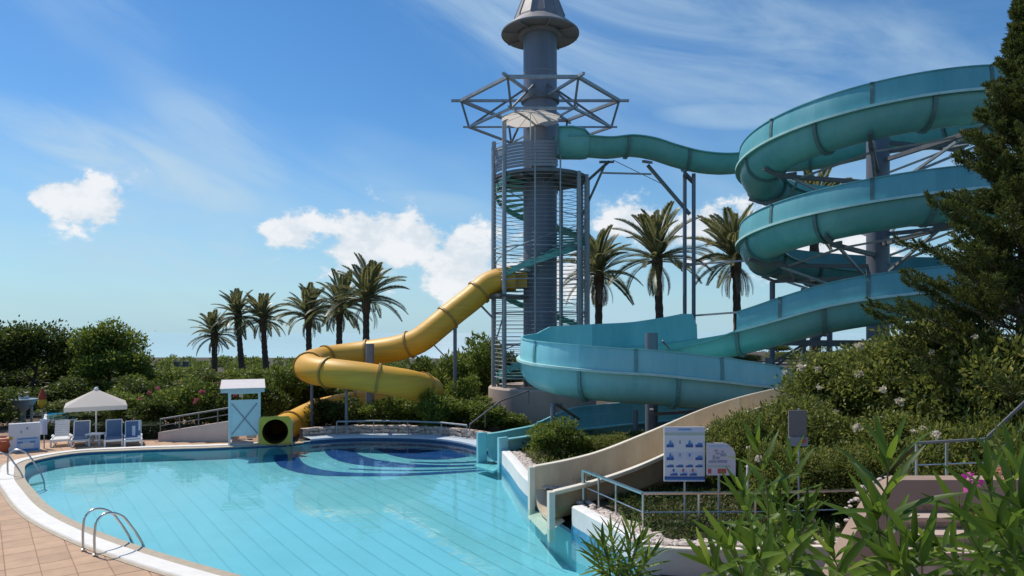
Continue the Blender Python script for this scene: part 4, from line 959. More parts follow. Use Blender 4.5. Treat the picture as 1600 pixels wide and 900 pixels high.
q = [at(73,32.4,.05), at(119,32.4,.05), at(119,36,.05), at(73,36,.05)]
FPL = thing('children_pool', 'bright blue children pool in the background behind the loungers', 'pool', (at(96,34,0)))
obj('water', [p+Vector((0,0,.25)) for p in q], [(0,1,2,3)], mat('bright_blue_water', (.03,.35,.62), .1, var=.1), FPL)
MB().prism([(p.x+(.12 if i in (1,2) else -.12), p.y+(.1 if i > 1 else -.1)) for i, p in enumerate(q)], 0, .285).build('pool_shell', M['whitewall'], FPL)
# notice boards by the curb
def board(name, label, pxa, pxb, pya, pyb, d, m, posts, zb=0, th=.04, cat='sign', px_face=False):
    a, b_ = W(pxa, pya, d), W(pxb, pyb, d); c = (a+b_)/2
    root = thing(name, label, cat, (c.x, d, zb)); p = MB().box((c.x, d, c.z), (b_.x-a.x, th, a.z-b_.z)).build('panel', m, root)
    for px in posts:
        x = (px-800)*(d+.05)/FPX; MB().tube([(x,d+th/2+.022,zb-.1), (x,d+th/2+.022,c.z+.3)], .022, 8).build('post', M['galv'], root, smooth=40)
    if px_face: root.rotation_euler.z = math.atan2(-c.x, d)
    def mark(x0_, y0_, x1_, y1_, mm, nm='print', lift=.004):
        u = W(x0_, y0_, d); v_ = W(x1_, y1_, d); yy = d-th/2-lift; obj(nm, [(u.x,yy,v_.z),(v_.x,yy,v_.z),(v_.x,yy,u.z),(u.x,yy,u.z)], [(0,1,2,3)], mm, p)
    return root, mark
signw = mat('sign_white', (.66,.66,.70), .45, var=.04); signlav = mat('sign_pale_lavender', (.55,.57,.70), .45, var=.04); signb = mat('sign_blue', (.03,.10,.32), .4, var=.1); signb2 = mat('sign_mid_blue', (.06,.22,.50), .4, var=.1); signc = mat('sign_pale_blue', (.36,.50,.70), .4, var=.1); signg = mat('sign_grey_green', (.40,.47,.42), .4, var=.08); signr = mat('sign_red', (.50,.07,.08), .4, var=.1); signgr = mat('sign_grey_print', (.30,.31,.42), .4, var=.1)
r1, mk = board('rules_board', 'tall white rules board with blue pictograms in front of the cream slide', 1037.5, 1101, 667, 752, 14.0, signw, (1070,), .4)
mk(1037.5,667,1101,675.5,signlav); mk(1058,669.2,1081,673.2,signc, lift=.006); mk(1060,669.8,1079,671.2,signb2, lift=.008); mk(1037.5,675.5,1101,680,signg)
mk(1037.5,744,1101,750,signb2); mk(1037.5,744.2,1101,748,signb, lift=.006)
rs = random.Random(3)
for row, (yy, n_) in enumerate(((686,4),(706,4),(722,4),(735,3))):
    hgt = 13 if row < 2 else 8
    for k in range(n_):
        xx = 1040.5+k*15+(6 if n_ == 3 else 0)
        mk(xx, yy, xx+12.5, yy+hgt, signw if row % 2 == 0 else signlav, lift=.006)
        if not (row == 0 and k == 1) and not (row == 1 and k in (1,2)): mk(xx+.6, yy+hgt*.62, xx+12, yy+hgt*.98, signb, lift=.008); mk(xx+4, yy+hgt*.42, xx+11, yy+hgt*.66, signb2, lift=.010)
        if row in (0,1) and k != 3: mk(xx+5, yy+hgt*.15, xx+8, yy+hgt*.55, signb2 if k != 1 else signgr, lift=.012)
        if row == 3: mk(xx+4, yy-2.5, xx+7, yy+1.5, signr if k else signb, lift=.012)
# smaller board with one rounded corner
d = 13.9; root = thing('notice_board', 'smaller pale notice board with rounded corner and red marks', 'sign', at(1126, d, .4))
poly_ = [(1104,742.5),(1149,742.5),(1149,712),(1147.5,705),(1143,698.5),(1137,694),(1130,692),(1104,692)]
n = len(poly_); vs = [W(x,y,d)+Vector((0,yy,0)) for yy in (-.02,.02) for x,y in poly_]
pn = obj('panel', vs, [tuple(range(n)), tuple(range(2*n-1,n-1,-1))]+[(i,(i+1)%n,n+(i+1)%n,n+i) for i in range(n)], mat('sign_pinkish_white', (.62,.56,.60), .5, var=.05), root); fixn(pn)
def mk2(x0_, y0_, x1_, y1_, mm, lift=.004):
    u = W(x0_,y0_,d); v_ = W(x1_,y1_,d); yy = d-.02-lift; obj('print', [(u.x,yy,v_.z),(v_.x,yy,v_.z),(v_.x,yy,u.z),(u.x,yy,u.z)], [(0,1,2,3)], mm, pn)
mk2(1108,695.5,1130,698.5,signc); mk2(1133,695.5,1138,698.5,signc)
for x0_, y0_, x1_, y1_ in ((1116,702,1121,706),(1126,704,1131,707),(1118,707,1124,710),(1125,708,1134,713),(1113,711,1117,718),(1118,713,1124,717),(1107,719,1119,723),(1120,718.5,1136,723)): mk2(x0_,y0_,x1_,y1_,signgr)
mk2(1105,727,1141,730,signg); mk2(1106,732,1111,739.5,signr); mk2(1121,732,1134,739.5,signr); mk2(1106,725,1136,726,signlav)
MB().tube([at(1123.5,d+.045,.3), at(1123.5,d+.045,1.9)], .025, 8).build('post', M['galv'], root, smooth=40)
r1, mk = board('sign_back', 'dark grey back of a sign on a pole among the bushes', 1232, 1260, 641, 682, 13.9, mat('dark_sign_back', (.17,.15,.145), .6, var=.1), (1248,), .4)
a = W(1232,683,13.86); b_ = W(1262,697,13.86); MB().box(((a.x+b_.x)/2, 13.86, (a.z+b_.z)/2), (b_.x-a.x, .05, a.z-b_.z)).build('lower_plate', M['slat'], r1); MB().box(W(1255,689,13.82), (.09,.03,.07)).build('red_mark', signr, r1)
x = (1168-800)*13.9/FPX; sp = thing('marker_post', 'thin white post standing behind the rail beside the notice board', 'post', (x,13.9,.45)); MB().tube([(x,13.9,.4),(x,13.9,1.66)], .022, 8).build('shaft', M['white'], sp); MB().lathe((x,13.9,1.66), [(.022,0),(.03,.01),(.01,.05)], 8).build('cap', M['white'], sp)
# left-hand boards
r1, mk = board('pool_notice', 'white and blue pool notice on a stand at the far left curb', 18, 58, 661, 706, 25.4, signw, (24,52), 0, th=.25, px_face=True)
mk(28,683,57,706,signc); mk(30,684,54,685.8,signb2, lift=.006); mk(29,689,36,692,signb2, lift=.006); mk(45,689,52,692,signb2, lift=.006); mk(33,692,50,700,signw, lift=.008); mk(40,667,43,671,signgr); mk(33,672,35,676,signgr); mk(29,701,56,706,signb2, lift=.008)
r1, mk = board('small_notice', 'narrow grey notice on a thin post left of the loungers', 62.5, 73, 655, 679, 25.9, signlav, (69,), 0)
c = at(6, 25.2, 0)
TBq = thing('orange_tub', 'rounded orange and red tub cut by the left edge of the picture', 'tub', c)
MB().lathe(c, [(.30,0),(.38,.25),(.36,.42),(.28,.46)], 20).build('tub_body', mat('orange_plastic', (.42,.09,.03), .5, var=.2), TBq, smooth=40); MB().lathe(c, [(.36,.44),(.41,.48),(.41,.54),(.34,.56),(.30,.5)], 20, cap=False).build('tub_rim', mat('salmon_plastic', (.60,.22,.13), .5, var=.2), TBq, smooth=40); MB().lathe(c+Vector((.3,-.1,.5)), [(.1,0),(.12,.05),(.05,.1)], 10).build('tub_handle', mat('yellow_plastic', (.6,.45,.05), .5), TBq)
c = at(284, 46, 0); zt = W(284,572,46).z
FLd = thing('floodlight_mast', 'mast with two small dark floodlights above the shrubs', 'floodlight', c); MB().tube([c, c+Vector((0,0,zt+.1))], .06, 8).build('mast', M['galv'], FLd)
for sx in (-.3,.3): MB().box(c+Vector((sx,-.05,zt+.15)), (.34,.25,.36)).build('lamp_head', M['darksteel'], FLd)
# ---------------------------------------------------------------- near railing
tp = [W(912,735,15.8), W(1005,771,13.7), W(1180,770,13.55), W(1362,765,13.6), W(1432,692,11.6), W(1540,686,11.0), W(1640,592,10.6)]
RL_ = thing('bank_railing', 'flat-topped steel railing running round the bank below the signs', 'railing', tp[0]-Vector((0,0,.73)))
for a, b_ in zip(tp, tp[1:]):
    dr = (b_-a); e_ = dr.normalized()*.0
    sd_ = Vector((-dr.y, dr.x, 0)).normalized(); up = dr.cross(sd_).normalized(); up = up if up.z > 0 else -up
    pr = [(-.05,-.018),(.05,-.018),(.05,.018),(-.05,.018)]
    fixn(MB().sweep([(a, sd_, up), (b_, sd_, up)], pr).build('handrail', M['darksteel'] if a.y < 12.2 else M['steel'], RL_))
    MB().tube([a-Vector((0,0,.38)), b_-Vector((0,0,.38))], .014, 6).build('mid_rail', M['steel'], RL_)
for p in (tp[0], tp[0].lerp(tp[1],.28), tp[0].lerp(tp[1],.58), tp[1], tp[1].lerp(tp[2],.5), tp[2], tp[2].lerp(tp[3],.5), tp[3], tp[4], tp[4].lerp(tp[5],.45), tp[5]):
    MB().tube([p-Vector((0,0,.80)), p-Vector((0,0,.015))], .026 if p is not tp[0] else .05, 8).build('post', M['steel'], RL_, smooth=40)
# ---------------------------------------------------------------- vegetation
LM = {}
LM['dark'] = leafmat('dark_tree_leaves', (.028,.050,.010), (.095,.135,.024), (.22,.25,.05), .42)
LM['mid'] = leafmat('green_shrub_leaves', (.055,.095,.014), (.175,.235,.038), (.32,.34,.07), .44)
LM['olive'] = leafmat('olive_shrub_leaves', (.07,.10,.02), (.22,.25,.055), (.42,.40,.12), .48)
LM['lime'] = leafmat('yellow_green_leaves', (.07,.10,.015), (.16,.20,.035), (.26,.26,.07), .3)
LM['conifer'] = leafmat('conifer_needles', (.034,.052,.011), (.10,.13,.028), (.17,.15,.045), .32, .6)
LM['palm'] = leafmat('palm_leaflets', (.085,.10,.04), (.21,.22,.09), (.34,.30,.19), .4, .4, .5)
LM['palmdry'] = leafmat('dry_palm_leaflets', (.16,.13,.10), (.28,.23,.18), None, .3, .6)
LM['oleander'] = leafmat('oleander_leaves', (.04,.085,.010), (.115,.20,.022), (.22,.29,.05), .46, .42, .3)
LM['hedge'] = leafmat('clipped_hedge_leaves', (.018,.036,.010), (.05,.08,.018), None, .25)
LM['cover'] = leafmat('ground_cover_leaves', (.03,.06,.012), (.09,.12,.025), (.28,.22,.05), .25)
LM['whitefl'] = leafmat('white_petals', (.58,.52,.40), (.72,.66,.54), None, .3)
LM['pinkfl'] = leafmat('pink_petals', (.45,.10,.14), (.60,.20,.22), None, .3)
LM['magfl'] = leafmat('magenta_petals', (.42,.03,.25), (.60,.08,.38), None, .35)
LM['salmon'] = leafmat('salmon_petals', (.50,.25,.16), (.62,.38,.26), None, .3)
def flower(name, p, r_, m, parent, seed, n=44):
    me = cloud(name, [(np.array(p)-np.array(ORG[parent.name]), r_)], n, r_*.85, 1.0, seed, shell=.0, jit=.0); return mobj(name, me, LM[m], parent)
def trunk_mb(base, h, r_, limbs, seed, spread=.6):
    r0 = random.Random(seed); b = MB(); base = Vector(base); top = base+Vector((r0.uniform(-.1,.1)*h, r0.uniform(-.1,.1)*h, h))
    b.tube(catmull([base-Vector((0,0,.15)), base.lerp(top,.4)+Vector((r0.uniform(-.05,.05)*h,0,0)), top], .3), .001, 8) if False else None
    pp = [base-Vector((0,0,.15)), base.lerp(top,.35)+Vector((r0.uniform(-.04,.04)*h,r0.uniform(-.04,.04)*h,0)), base.lerp(top,.7), top]
    b.tube(pp, [r_*1.25, r_, r_*.75, r_*.35], 8)
    for k in range(limbs):
        t = r0.uniform(.35,.85); s = base.lerp(top, t); an = r0.uniform(0,6.28); L_ = h*r0.uniform(.35,.6)*spread
        m_ = s+Vector((math.cos(an)*L_*.5, math.sin(an)*L_*.5, L_*.35)); e_ = s+Vector((math.cos(an)*L_, math.sin(an)*L_, L_*.95)); b.tube([s, m_, e_], [r_*.5, r_*.33, r_*.12], 6)
    return b
def tree(name, label, base, h, rx_, ry_, th, leaf, n, m, seed, group, nb=26, cat='tree', br=None, low=-.55, asp=.5):
    rng = np.random.default_rng(seed); root = thing(name, label, cat, base, group); rz2 = (h-th)/2
    trunk_mb((base[0],base[1],base[2]), th+rz2*.9, max(.05, h*.022), 7, seed).build('trunk', M['bark'], root, smooth=50)
    bl_ = blobs_ell(rng, (0,0,th+rz2), (rx_,ry_,rz2), nb, br or min(rx_,rz2)*.42, low)
    mobj('crown', cloud('crown', bl_, n, leaf, asp, seed, jit=.42, shell=.35), LM[m], root); return root
T1 = 'broad trees at the left edge'
tree('broadleaf_tree', 'dark broad tree at the left edge, furthest left', tuple(at(-38,40,0)), 5.0, 2.8, 2.6, .3, .26, 12000, 'dark', 1, T1)
tree('broadleaf_tree', 'dark broad tree with rounded double top left of the cream parasol', tuple(at(48,42,0)), 5.5, 2.35, 2.3, .3, .22, 15000, 'dark', 2, T1, nb=17)
tree('broadleaf_tree', 'rounded bright-topped tree behind the cream parasol', tuple(at(172,42,0)), 5.0, 2.25, 2.2, .2, .22, 15000, 'mid', 3, T1, nb=17)
tree('broadleaf_tree', 'low spreading tree between the two big trees at left', tuple(at(108,47,0)), 3.3, 2.4, 2.2, .1, .24, 10000, 'dark', 4, T1)
tree('broadleaf_tree', 'dark tree in the background far beyond the notice boards', tuple(at(-110,48,0)), 5.0, 4, 3, .8, .3, 9000, 'dark', 5, T1)
# shrub prototypes, about 1 m radius and 1.8 m tall, at the origin
def shrub_proto(k, m, leaf, n, asp, nb=22):
    rng = np.random.default_rng(100+k); bl_ = blobs_ell(rng, (0,0,.95), (.85,.85,.85), nb, .34, -.95)
    me = cloud('foliage', bl_, n, leaf, asp, 200+k, outw=.7, up=.35); me.materials.append(LM[m])
    b = MB(); r0 = random.Random(k)
    for i in range(6):
        an = i*1.05+r0.uniform(-.3,.3); b.tube([(0,0,-.1), (math.cos(an)*.25, math.sin(an)*.25, .6), (math.cos(an)*.6, math.sin(an)*.6, 1.2)], [.03,.022,.008], 5)
    sm = bpy.data.meshes.new('stems'); sm.from_pydata(b.v, [], b.f); sm.materials.append(M['bark']); return me, sm
PROT = {'mid': [shrub_proto(1,'mid',.15,5200,.34), shrub_proto(2,'mid',.15,5200,.34)], 'dark': [shrub_proto(3,'dark',.16,4800,.4), shrub_proto(4,'dark',.15,4800,.4)], 'olive': [shrub_proto(5,'olive',.082,15000,.42,34), shrub_proto(6,'olive',.082,15000,.42,34)], 'lime': [shrub_proto(7,'lime',.13,4200,.4)]}
rs = random.Random(11); cnt = 0
def shrub(px, d, wd, top_py, kind, label, group, zb=None, name='shrub', fl=None, nfl=0, dw=None):
    """a shrub at column px and distance d, wd metres wide, reaching up to image row top_py"""
    global cnt
    c = at(px, d, 0); zb = (bz(c.x, d) if (c.x > xr(d)+.3 and d > 12.8) else 0) if zb is None else zb
    hgt = max(.5, CAMH-(top_py-HOR)*d/FPX-zb); root = thing(name, label, 'shrub', (c.x, d, zb), group)
    me, sm = PROT[kind][cnt % len(PROT[kind])]; cnt += 1
    Mx = Matrix.Rotation(rs.uniform(0,6.28), 4, 'Z'); Sx = Matrix.Diagonal((wd/2, (dw or wd)/2, hgt/1.86, 1))
    for nm, q in (('foliage', me), ('stems', sm)): inst(q, nm, root, Sx @ Mx)
    for k in range(nfl):
        a = rs.uniform(math.pi*.9, math.pi*2.1); e_ = rs.uniform(.05,1.0); ce = math.cos(e_)
        p = Vector((c.x+math.cos(a)*ce*wd*.49, d+math.sin(a)*ce*(dw or wd)*.49, zb+hgt*(.5+.5*math.sin(e_))))
        flower('flower', p, .075 if fl != 'whitefl' else rs.uniform(.05,.085), fl, root, cnt*50+k)
    return root
# behind the stone wall, left to right
G1 = 'shrubs behind the stone wall'
for px, d, wd, tp_, kd, lb in ((500,31.2,2.2,622,'dark','dark shrub next to the yellow slide end'),(545,31.4,2.3,618,'dark','dark rounded shrub second from the yellow slide end, behind the stone wall'),(600,31.0,2.6,620,'mid','green shrub below the middle of the yellow loop'),
        (650,31.2,2.6,616,'mid','green shrub below the right end of the yellow loop'),(678,29.6,1.8,611,'mid','green shrub hiding the foot of the yellow loop at right'),(705,31.0,2.8,612,'mid','green shrub right of the yellow loop, behind the bay rail'),(757,30.6,2.6,622,'mid','green shrub in front of the tower podium'),(798,30.2,2.0,640,'mid','low green shrub just left of the lower turquoise flume')):
    shrub(px, d, wd, tp_, kd, lb, G1)
G2_ = 'taller shrubs behind the yellow slide'
for px, d, wd, tp_, kd, lb in ((415,31.0,2.2,590,'dark','dark leafy shrub just right of the hut roof'),(440,34.5,3.2,562,'mid','tall green shrub between the hut and the yellow loop'),(478,36,2.8,575,'dark','dark shrub behind the left bend of the yellow loop'),(530,37,3.4,588,'dark','dark shrub seen under the yellow loop'),
        (655,38,3.2,556,'dark','dark shrub under the falling part of the yellow tube'),(700,37,3.0,545,'mid','tall green shrub left of the tower legs'),(742,38.5,3.6,526,'mid','tallest green shrub beside the tower legs'),(775,40,3.6,530,'dark','dark tall shrub behind the tower legs'),(610,39,3.4,575,'mid','green shrub behind the middle post of the yellow loop'),(720,33.5,2.6,580,'mid','green shrub in front of the tall one left of the tower legs'),(570,36,3.0,596,'dark','dark shrub behind the grey post under the yellow loop')):
    shrub(px, d, wd, tp_, kd, lb, G2_)
G3 = 'shrubs behind the ramp wall'
for px, d, wd, tp_, kd, lb, nf in ((198,33,2.6,606,'mid','green shrub right of the cream parasol',0),(237,31,2.0,618,'dark','dark dense shrub right of the loungers',0),(268,32.5,2.8,596,'mid','green oleander with pink flowers left of the ramp rail',4),(310,32,2.8,590,'mid','green oleander with pink flowers above the ramp wall',4),(345,31.5,2.4,594,'dark','dark oleander with pink flowers behind the hut roof',3),(250,42,4.0,575,'mid','far green shrub below the floodlight mast',0),(312,46,4.4,570,'lime','yellow-green shrub at the foot of the leftmost palm',0),(360,48,4.0,578,'mid','green shrub at the foot of the second palm',0),(400,47,3.6,572,'mid','green shrub at the foot of the third palm',0),(215,52,4.2,572,'dark','far dark shrub right of the rounded tree',0),(130,33,3.0,640,'dark','dark shrub behind the cream parasol pole',0),(100,36,2.4,622,'lime','drooping yellow-green shrub left of the cream parasol',0),(20,36,4.2,604,'dark','dark shrub behind the pool notice at far left',0),(160,36,3.4,625,'dark','dark shrub under the rounded tree',0),(-20,31,3.6,600,'dark','dark shrub at the left edge behind the orange tub',0),(70,41,4,610,'dark','dark shrub in the background behind the pale parasols',0),(110,39,3.4,588,'dark','dark shrub at the foot of the low spreading tree',0),(200,40,3.2,586,'mid','green shrub at the right foot of the rounded tree',0),(150,45,5,580,'dark','dark shrub between the trunks behind the rounded tree',0),(15,45,5.5,576,'dark','dark shrub between the trunks at far left',0),(225,38,3.0,592,'dark','dark shrub between the rounded tree and the pink oleanders',0)):
    shrub(px, d, wd, tp_, kd, lb, G3, fl='pinkfl', nfl=nf, name='oleander_shrub' if nf else 'shrub')
G4 = 'shrubs on the pool bank'
for px, d, wd, tp_, kd, lb, nf in ((868,21.6,2.0,655,'mid','green shrub between the turquoise exit and the cream slide',0),(910,22.5,1.7,676,'mid','low green shrub in front of the lower turquoise flume',0),(848,23.6,1.5,664,'mid','green shrub close behind the turquoise slide exit',0),(955,22.0,1.8,678,'olive','brownish low shrub left of the grey slide column',0),(990,22.3,1.6,672,'dark','dark low shrub at the foot of the grey slide column',0)):
    shrub(px, d, wd, tp_, kd, lb, G4)
G5 = 'white-flowering shrubs right of the cream slide'
for px, d, wd, tp_, kd, lb, nf in ((1165,16.4,1.9,640,'olive','olive shrub just right of the rules board, over the slide rim',2),(1128,17.0,1.1,652,'olive','small olive shrub leaning over the rim of the cream slide',1),(1090,17.4,.8,668,'olive','sprig of olive leaves over the cream slide behind the rules board',0),(1235,16.6,2.6,610,'olive','olive shrub behind the dark sign back',4),(1300,17.5,3.0,548,'olive','white-flowered shrub left of centre on the right bank',7),(1375,17.0,3.2,520,'olive','tall white-flowered shrub below the spiral column',6),(1450,15.6,3.2,498,'olive','tall white-flowered shrub under the conifer',5),(1530,14.6,3.2,505,'olive','tall shrub with large pale flowers at the right edge',6),(1600,14.0,3.4,520,'olive','tall shrub cut by the right edge of the picture',2),(1330,15.3,2.4,640,'olive','lower shrub in front of the white-flowered shrubs',4),(1420,14.4,2.6,640,'olive','lower shrub behind the upper railing',3),(1500,13.2,2.4,640,'olive','shrub directly behind the upper railing, right',1),(1205,14.9,1.7,690,'olive','small shrub at the pole of the dark sign back',2),(1275,14.6,1.9,690,'olive','small shrub right of the dark sign pole',1),(1350,14.2,1.8,700,'olive','small shrub at the left end of the upper railing',1)):
    shrub(px, d, wd, tp_, kd, lb, G5, fl='whitefl', nfl=nf, name='flowering_shrub')
shrub(1610, 9.6, 1.7, 640, 'lime', 'yellow-green shrub at the right edge beside the stairs', G5, zb=.9)
G6 = 'shrubs seen under the spiral'
for px, d, wd, tp_, kd, lb in ((1165,40,2.6,556,'lime','yellow-green shrub seen between the loop and the spiral'),(1225,44,3,552,'lime','yellow-green shrub seen left of the spiral legs'),(1262,46,3,556,'olive','olive shrub seen between the spiral legs'),(1330,50,4,553,'lime','yellow-green shrub seen right of the spiral legs'),(1385,48,3,550,'olive','olive shrub seen right of the spiral column'),(1215,62,2.6,538,'dark','dark far shrub seen left of the spiral legs')):
    shrub(px, d, wd, tp_, kd, lb, G6)
kb = thing('kerb_wall', 'low pale wall running behind the legs of the spiral', 'wall', at(1270,36,2.4)); a, b_ = at(1150,36,2.45), at(1420,36,2.45); MB().box((a+b_)/2+Vector((0,0,.15)), ((b_-a).length,.3,.36)).build('wall_body', M['pinkwall'], kb); MB().box((a+b_)/2+Vector((0,0,.35)), ((b_-a).length,.36,.04)).build('wall_cap', M['cream'], kb)
bx_ = thing('equipment_box', 'small pale mauve box standing at the top of the cream slide', 'box', at(1284,25,2.6)); MB().box(at(1284,25,2.88), (.46,.4,.42)).build('box_body', mat('mauve_box', (.42,.36,.42), .6), bx_); MB().box(at(1284,25,3.1), (.5,.44,.03)).build('lid', M['slat'], bx_)
# hedge behind the loungers
hx0, hx1 = at(30,28.6,0).x, at(250,28.6,0).x
HG = thing('clipped_hedge', 'low dark clipped hedge behind the sun loungers', 'hedge', ((hx0+hx1)/2, 28.6, 0))
rng = np.random.default_rng(9); n = 12000
P = np.stack([rng.uniform(hx0,hx1,n), 28.6+rng.uniform(-.4,.4,n), rng.uniform(0,.62,n)], 1)-np.array(ORG[HG.name])
mobj('foliage', leafmesh('foliage', P, rdir(rng,n), rdir(rng,n), .11, .05), LM['hedge'], HG)
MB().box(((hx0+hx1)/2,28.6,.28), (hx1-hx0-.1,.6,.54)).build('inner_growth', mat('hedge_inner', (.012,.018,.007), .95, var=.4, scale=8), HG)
# far scrub that closes the view between the palms
rng = np.random.default_rng(5); bl_ = []
for k in range(150):
    y = rng.uniform(62,100); px = rng.uniform(-150,900); bl_.append((np.array([(px-800)*y/FPX, y, rng.uniform(.2,.7)]), rng.uniform(.6,1.05)))
o = mobj('distant_scrub', cloud('distant_scrub', bl_, 42000, .30, .5, 77), LM['mid'], None); props(o, 'distant green scrub below the palms', 'scrub', None, 'stuff')
bl_ = []
for k in range(60):
    y = rng.uniform(66,112); px = rng.uniform(1100,1750); x = (px-800)*y/FPX; bl_.append((np.array([x, y, bz(x,y)+.2]), rng.uniform(.5,1.0)))
o = mobj('distant_scrub', cloud('distant_scrub', bl_, 9000, .3, .5, 78), LM['lime'], None); props(o, 'distant dry scrub beyond the spiral legs', 'scrub', None, 'stuff')
# ground cover on the bank and at its foot
n = 16000; X = rng.uniform(2.2,9,n); Y = 12.8+rng.random(n)**1.2*4.2; Z = np.array([bz(x,y) if x > xr(y)+.7 else -5 for x,y in zip(X,Y)])+rng.random(n)*.16
kp = Z > -1; P = np.stack([X,Y,Z],1)[kp]; n = len(P); D = unit(rdir(rng,n)+np.array([0,0,.8])); o = mobj('ground_cover', leafmesh('ground_cover', P, D, unit(np.cross(D, rdir(rng,n))), rng.uniform(.05,.11,n), .04), LM['cover'], None); props(o, 'low green and yellowish ground cover behind the planter wall', 'ground cover', None, 'stuff')
n = 9000; X = rng.uniform(.3,6,n); Y = rng.uniform(17.5,26,n); P = np.stack([X,Y,np.array([bz(x,y) if x > xr(y)+.7 else -5 for x,y in zip(X,Y)])+rng.random(n)*.2],1); P = P[P[:,2] > -1]; n = len(P); D = unit(rdir(rng,n)+np.array([0,0,.8])); o = mobj('ground_cover', leafmesh('ground_cover', P, D, unit(np.cross(D, rdir(rng,n))), rng.uniform(.08,.16,n), .045), LM['olive'], None); props(o, 'low ground cover under the turquoise loop', 'ground cover', None, 'stuff')
# ---------------------------------------------------------------- palms
def frond_mesh(k, L_, rise, droop, nl=46, dry=False):
    rng_ = np.random.default_rng(300+k); P_, D_, S_, l_ = [], [], [], []; cen_ = []
    for i in range(24):
        t = i/23; cen_.append(Vector((L_*t*(1-.12*t*t), 0, rise*t*L_-droop*L_*t**2.3)))
    b = MB(); b.tube(cen_, [.035*(1-.85*i/23)+.004 for i in range(24)], 4)
    for i in range(nl):
        t = .10+.90*i/(nl-1); f_ = t*23; j = min(22, int(f_)); p = cen_[j].lerp(cen_[j+1], f_-j); tg = (cen_[j+1]-cen_[j]).normalized(); up = Vector((0,1,0)).cross(tg)*-1
        if up.z < 0: up = -up
        ll = L_*.18*(math.sin(math.pi*min(1, .18+t*.78))**.6)*rng_.uniform(.85,1.1)
        for sg in (-1,1):
            d = (tg*.75+Vector((0,sg,0))*.75+up*.38+Vector((0,0,-.18*t))).normalized(); s = d.cross(up).normalized()
            P_.append(p); D_.append(d); S_.append(s); l_.append(ll)
    l_ = np.array(l_); me = leafmesh('frond', np.array([tuple(p) for p in P_]), np.array([tuple(p) for p in D_]), np.array([tuple(p) for p in S_]), l_, .085*L_/3)
    bm = bmesh.new(); bm.from_mesh(me); vs = [bm.verts.new(v_) for v_ in b.v]
    for f_ in b.f: bm.faces.new([vs[i] for i in f_])
    bm.to_mesh(me); bm.free(); me.materials.append(LM['palmdry' if dry else 'palm']); return me
FRD = [frond_mesh(1,3.2,.10,.18), frond_mesh(2,3.2,.10,.30), frond_mesh(3,3.1,.06,.42), frond_mesh(4,2.9,.02,.50)]; DRY = frond_mesh(5,2.4,.0,.5,26,True)
def palm(px, py, d, sc, label, zb=0, lean=0, r_=.24, nf=40):
    c = W(px, py, d); root = thing('palm_tree', label, 'palm tree', (c.x+lean, d, zb), 'date palms'); r0 = random.Random(px)
    H = c.z-zb; b = MB(); base = Vector((c.x+lean,d,zb)); N_ = 26
    ph = [base.lerp(c, i/N_)+Vector((-lean*.15*math.sin(math.pi*i/N_),0,0)) for i in range(N_+1)]
    b.tube(ph, [r_*(1.15-.25*i/N_)*(1+.06*((i % 2)*2-1)) for i in range(N_+1)], 10); b.build('trunk', M['palmbark'], root, smooth=30)
    b = MB(); tk = []
    for i in range(9): t = i/8; tk.append((r_*(.9+.5*math.sin(math.pi*min(1,t*.75+.1))), -1.15+t*1.45))
    b.lathe(c, tk, 10); b.build('frond_boots', mat('palm_boots', (.12,.08,.045), .95, var=.4, scale=7, bump=.8, bscale=12) if 'palm_boots' not in bpy.data.materials else bpy.data.materials['palm_boots'], root, smooth=30)
    lc = c-ORG[root.name]; TLT = Matrix.Translation(lc) @ Matrix.Rotation(r0.uniform(-.16,.16),4,'Y') @ Matrix.Rotation(r0.uniform(-.16,.16),4,'X') @ Matrix.Translation(-lc); spr = r0.uniform(80,104)
    for k in range(nf):
        az = k*2.39996+r0.uniform(-.25,.25); t = (k+.5)/nf; el = R(84-spr*t+r0.uniform(-7,7)); v_ = FRD[0 if t < .3 else 1 if t < .6 else 2 if t < .85 else 3]; s = sc*r0.uniform(.88,1.08)*(.85 if t < .12 else 1)
        Mx = Matrix.Translation(lc+Vector((0,0,.15-.45*t))) @ Matrix.Rotation(az,4,'Z') @ Matrix.Rotation(-el,4,'Y') @ Matrix.Rotation(r0.uniform(-.4,.4),4,'X') @ Matrix.Scale(s,4)
        Mx = TLT @ Mx; inst(v_, 'frond', root, Mx)
    for k in range(r0.randint(4,10)):
        Mx = Matrix.Translation(lc+Vector((0,0,-.45))) @ Matrix.Rotation(k*.9+r0.uniform(-.2,.2),4,'Z') @ Matrix.Rotation(R(r0.uniform(28,55)),4,'Y') @ Matrix.Scale(sc*.7,4); inst(DRY, 'dry_frond', root, Mx)
for px, py, d, sc, ln, lb in ((335,522,60,.80,0,'shortest palm, leftmost of the six at left'),(372,492,58,.86,.5,'second palm from the left'),(411,498,57,.84,.4,'third palm from the left'),(482,492,55,.88,.1,'fourth palm from the left, thick-trunked'),(530,478,52,.93,0,'fifth palm from the left'),(572,466,49,1.08,0,'tallest palm of the left row, nearest the yellow slide'),
        (936,425,45,1.08,-.1,'palm just right of the tower cage'),(1027,402,42,1.16,.55,'palm in the middle between tower and spiral'),(1150,405,42,1.16,.3,'palm beside the left bend of the spiral')):
    palm(px, py, d, sc, lb, 0, ln, .24 if px < 900 else .25, random.Random(px).randint(30, 46))
palm(1272, 330, 43, 1.0, 'palm mostly hidden behind the spiral', 2.4, .1, .3)
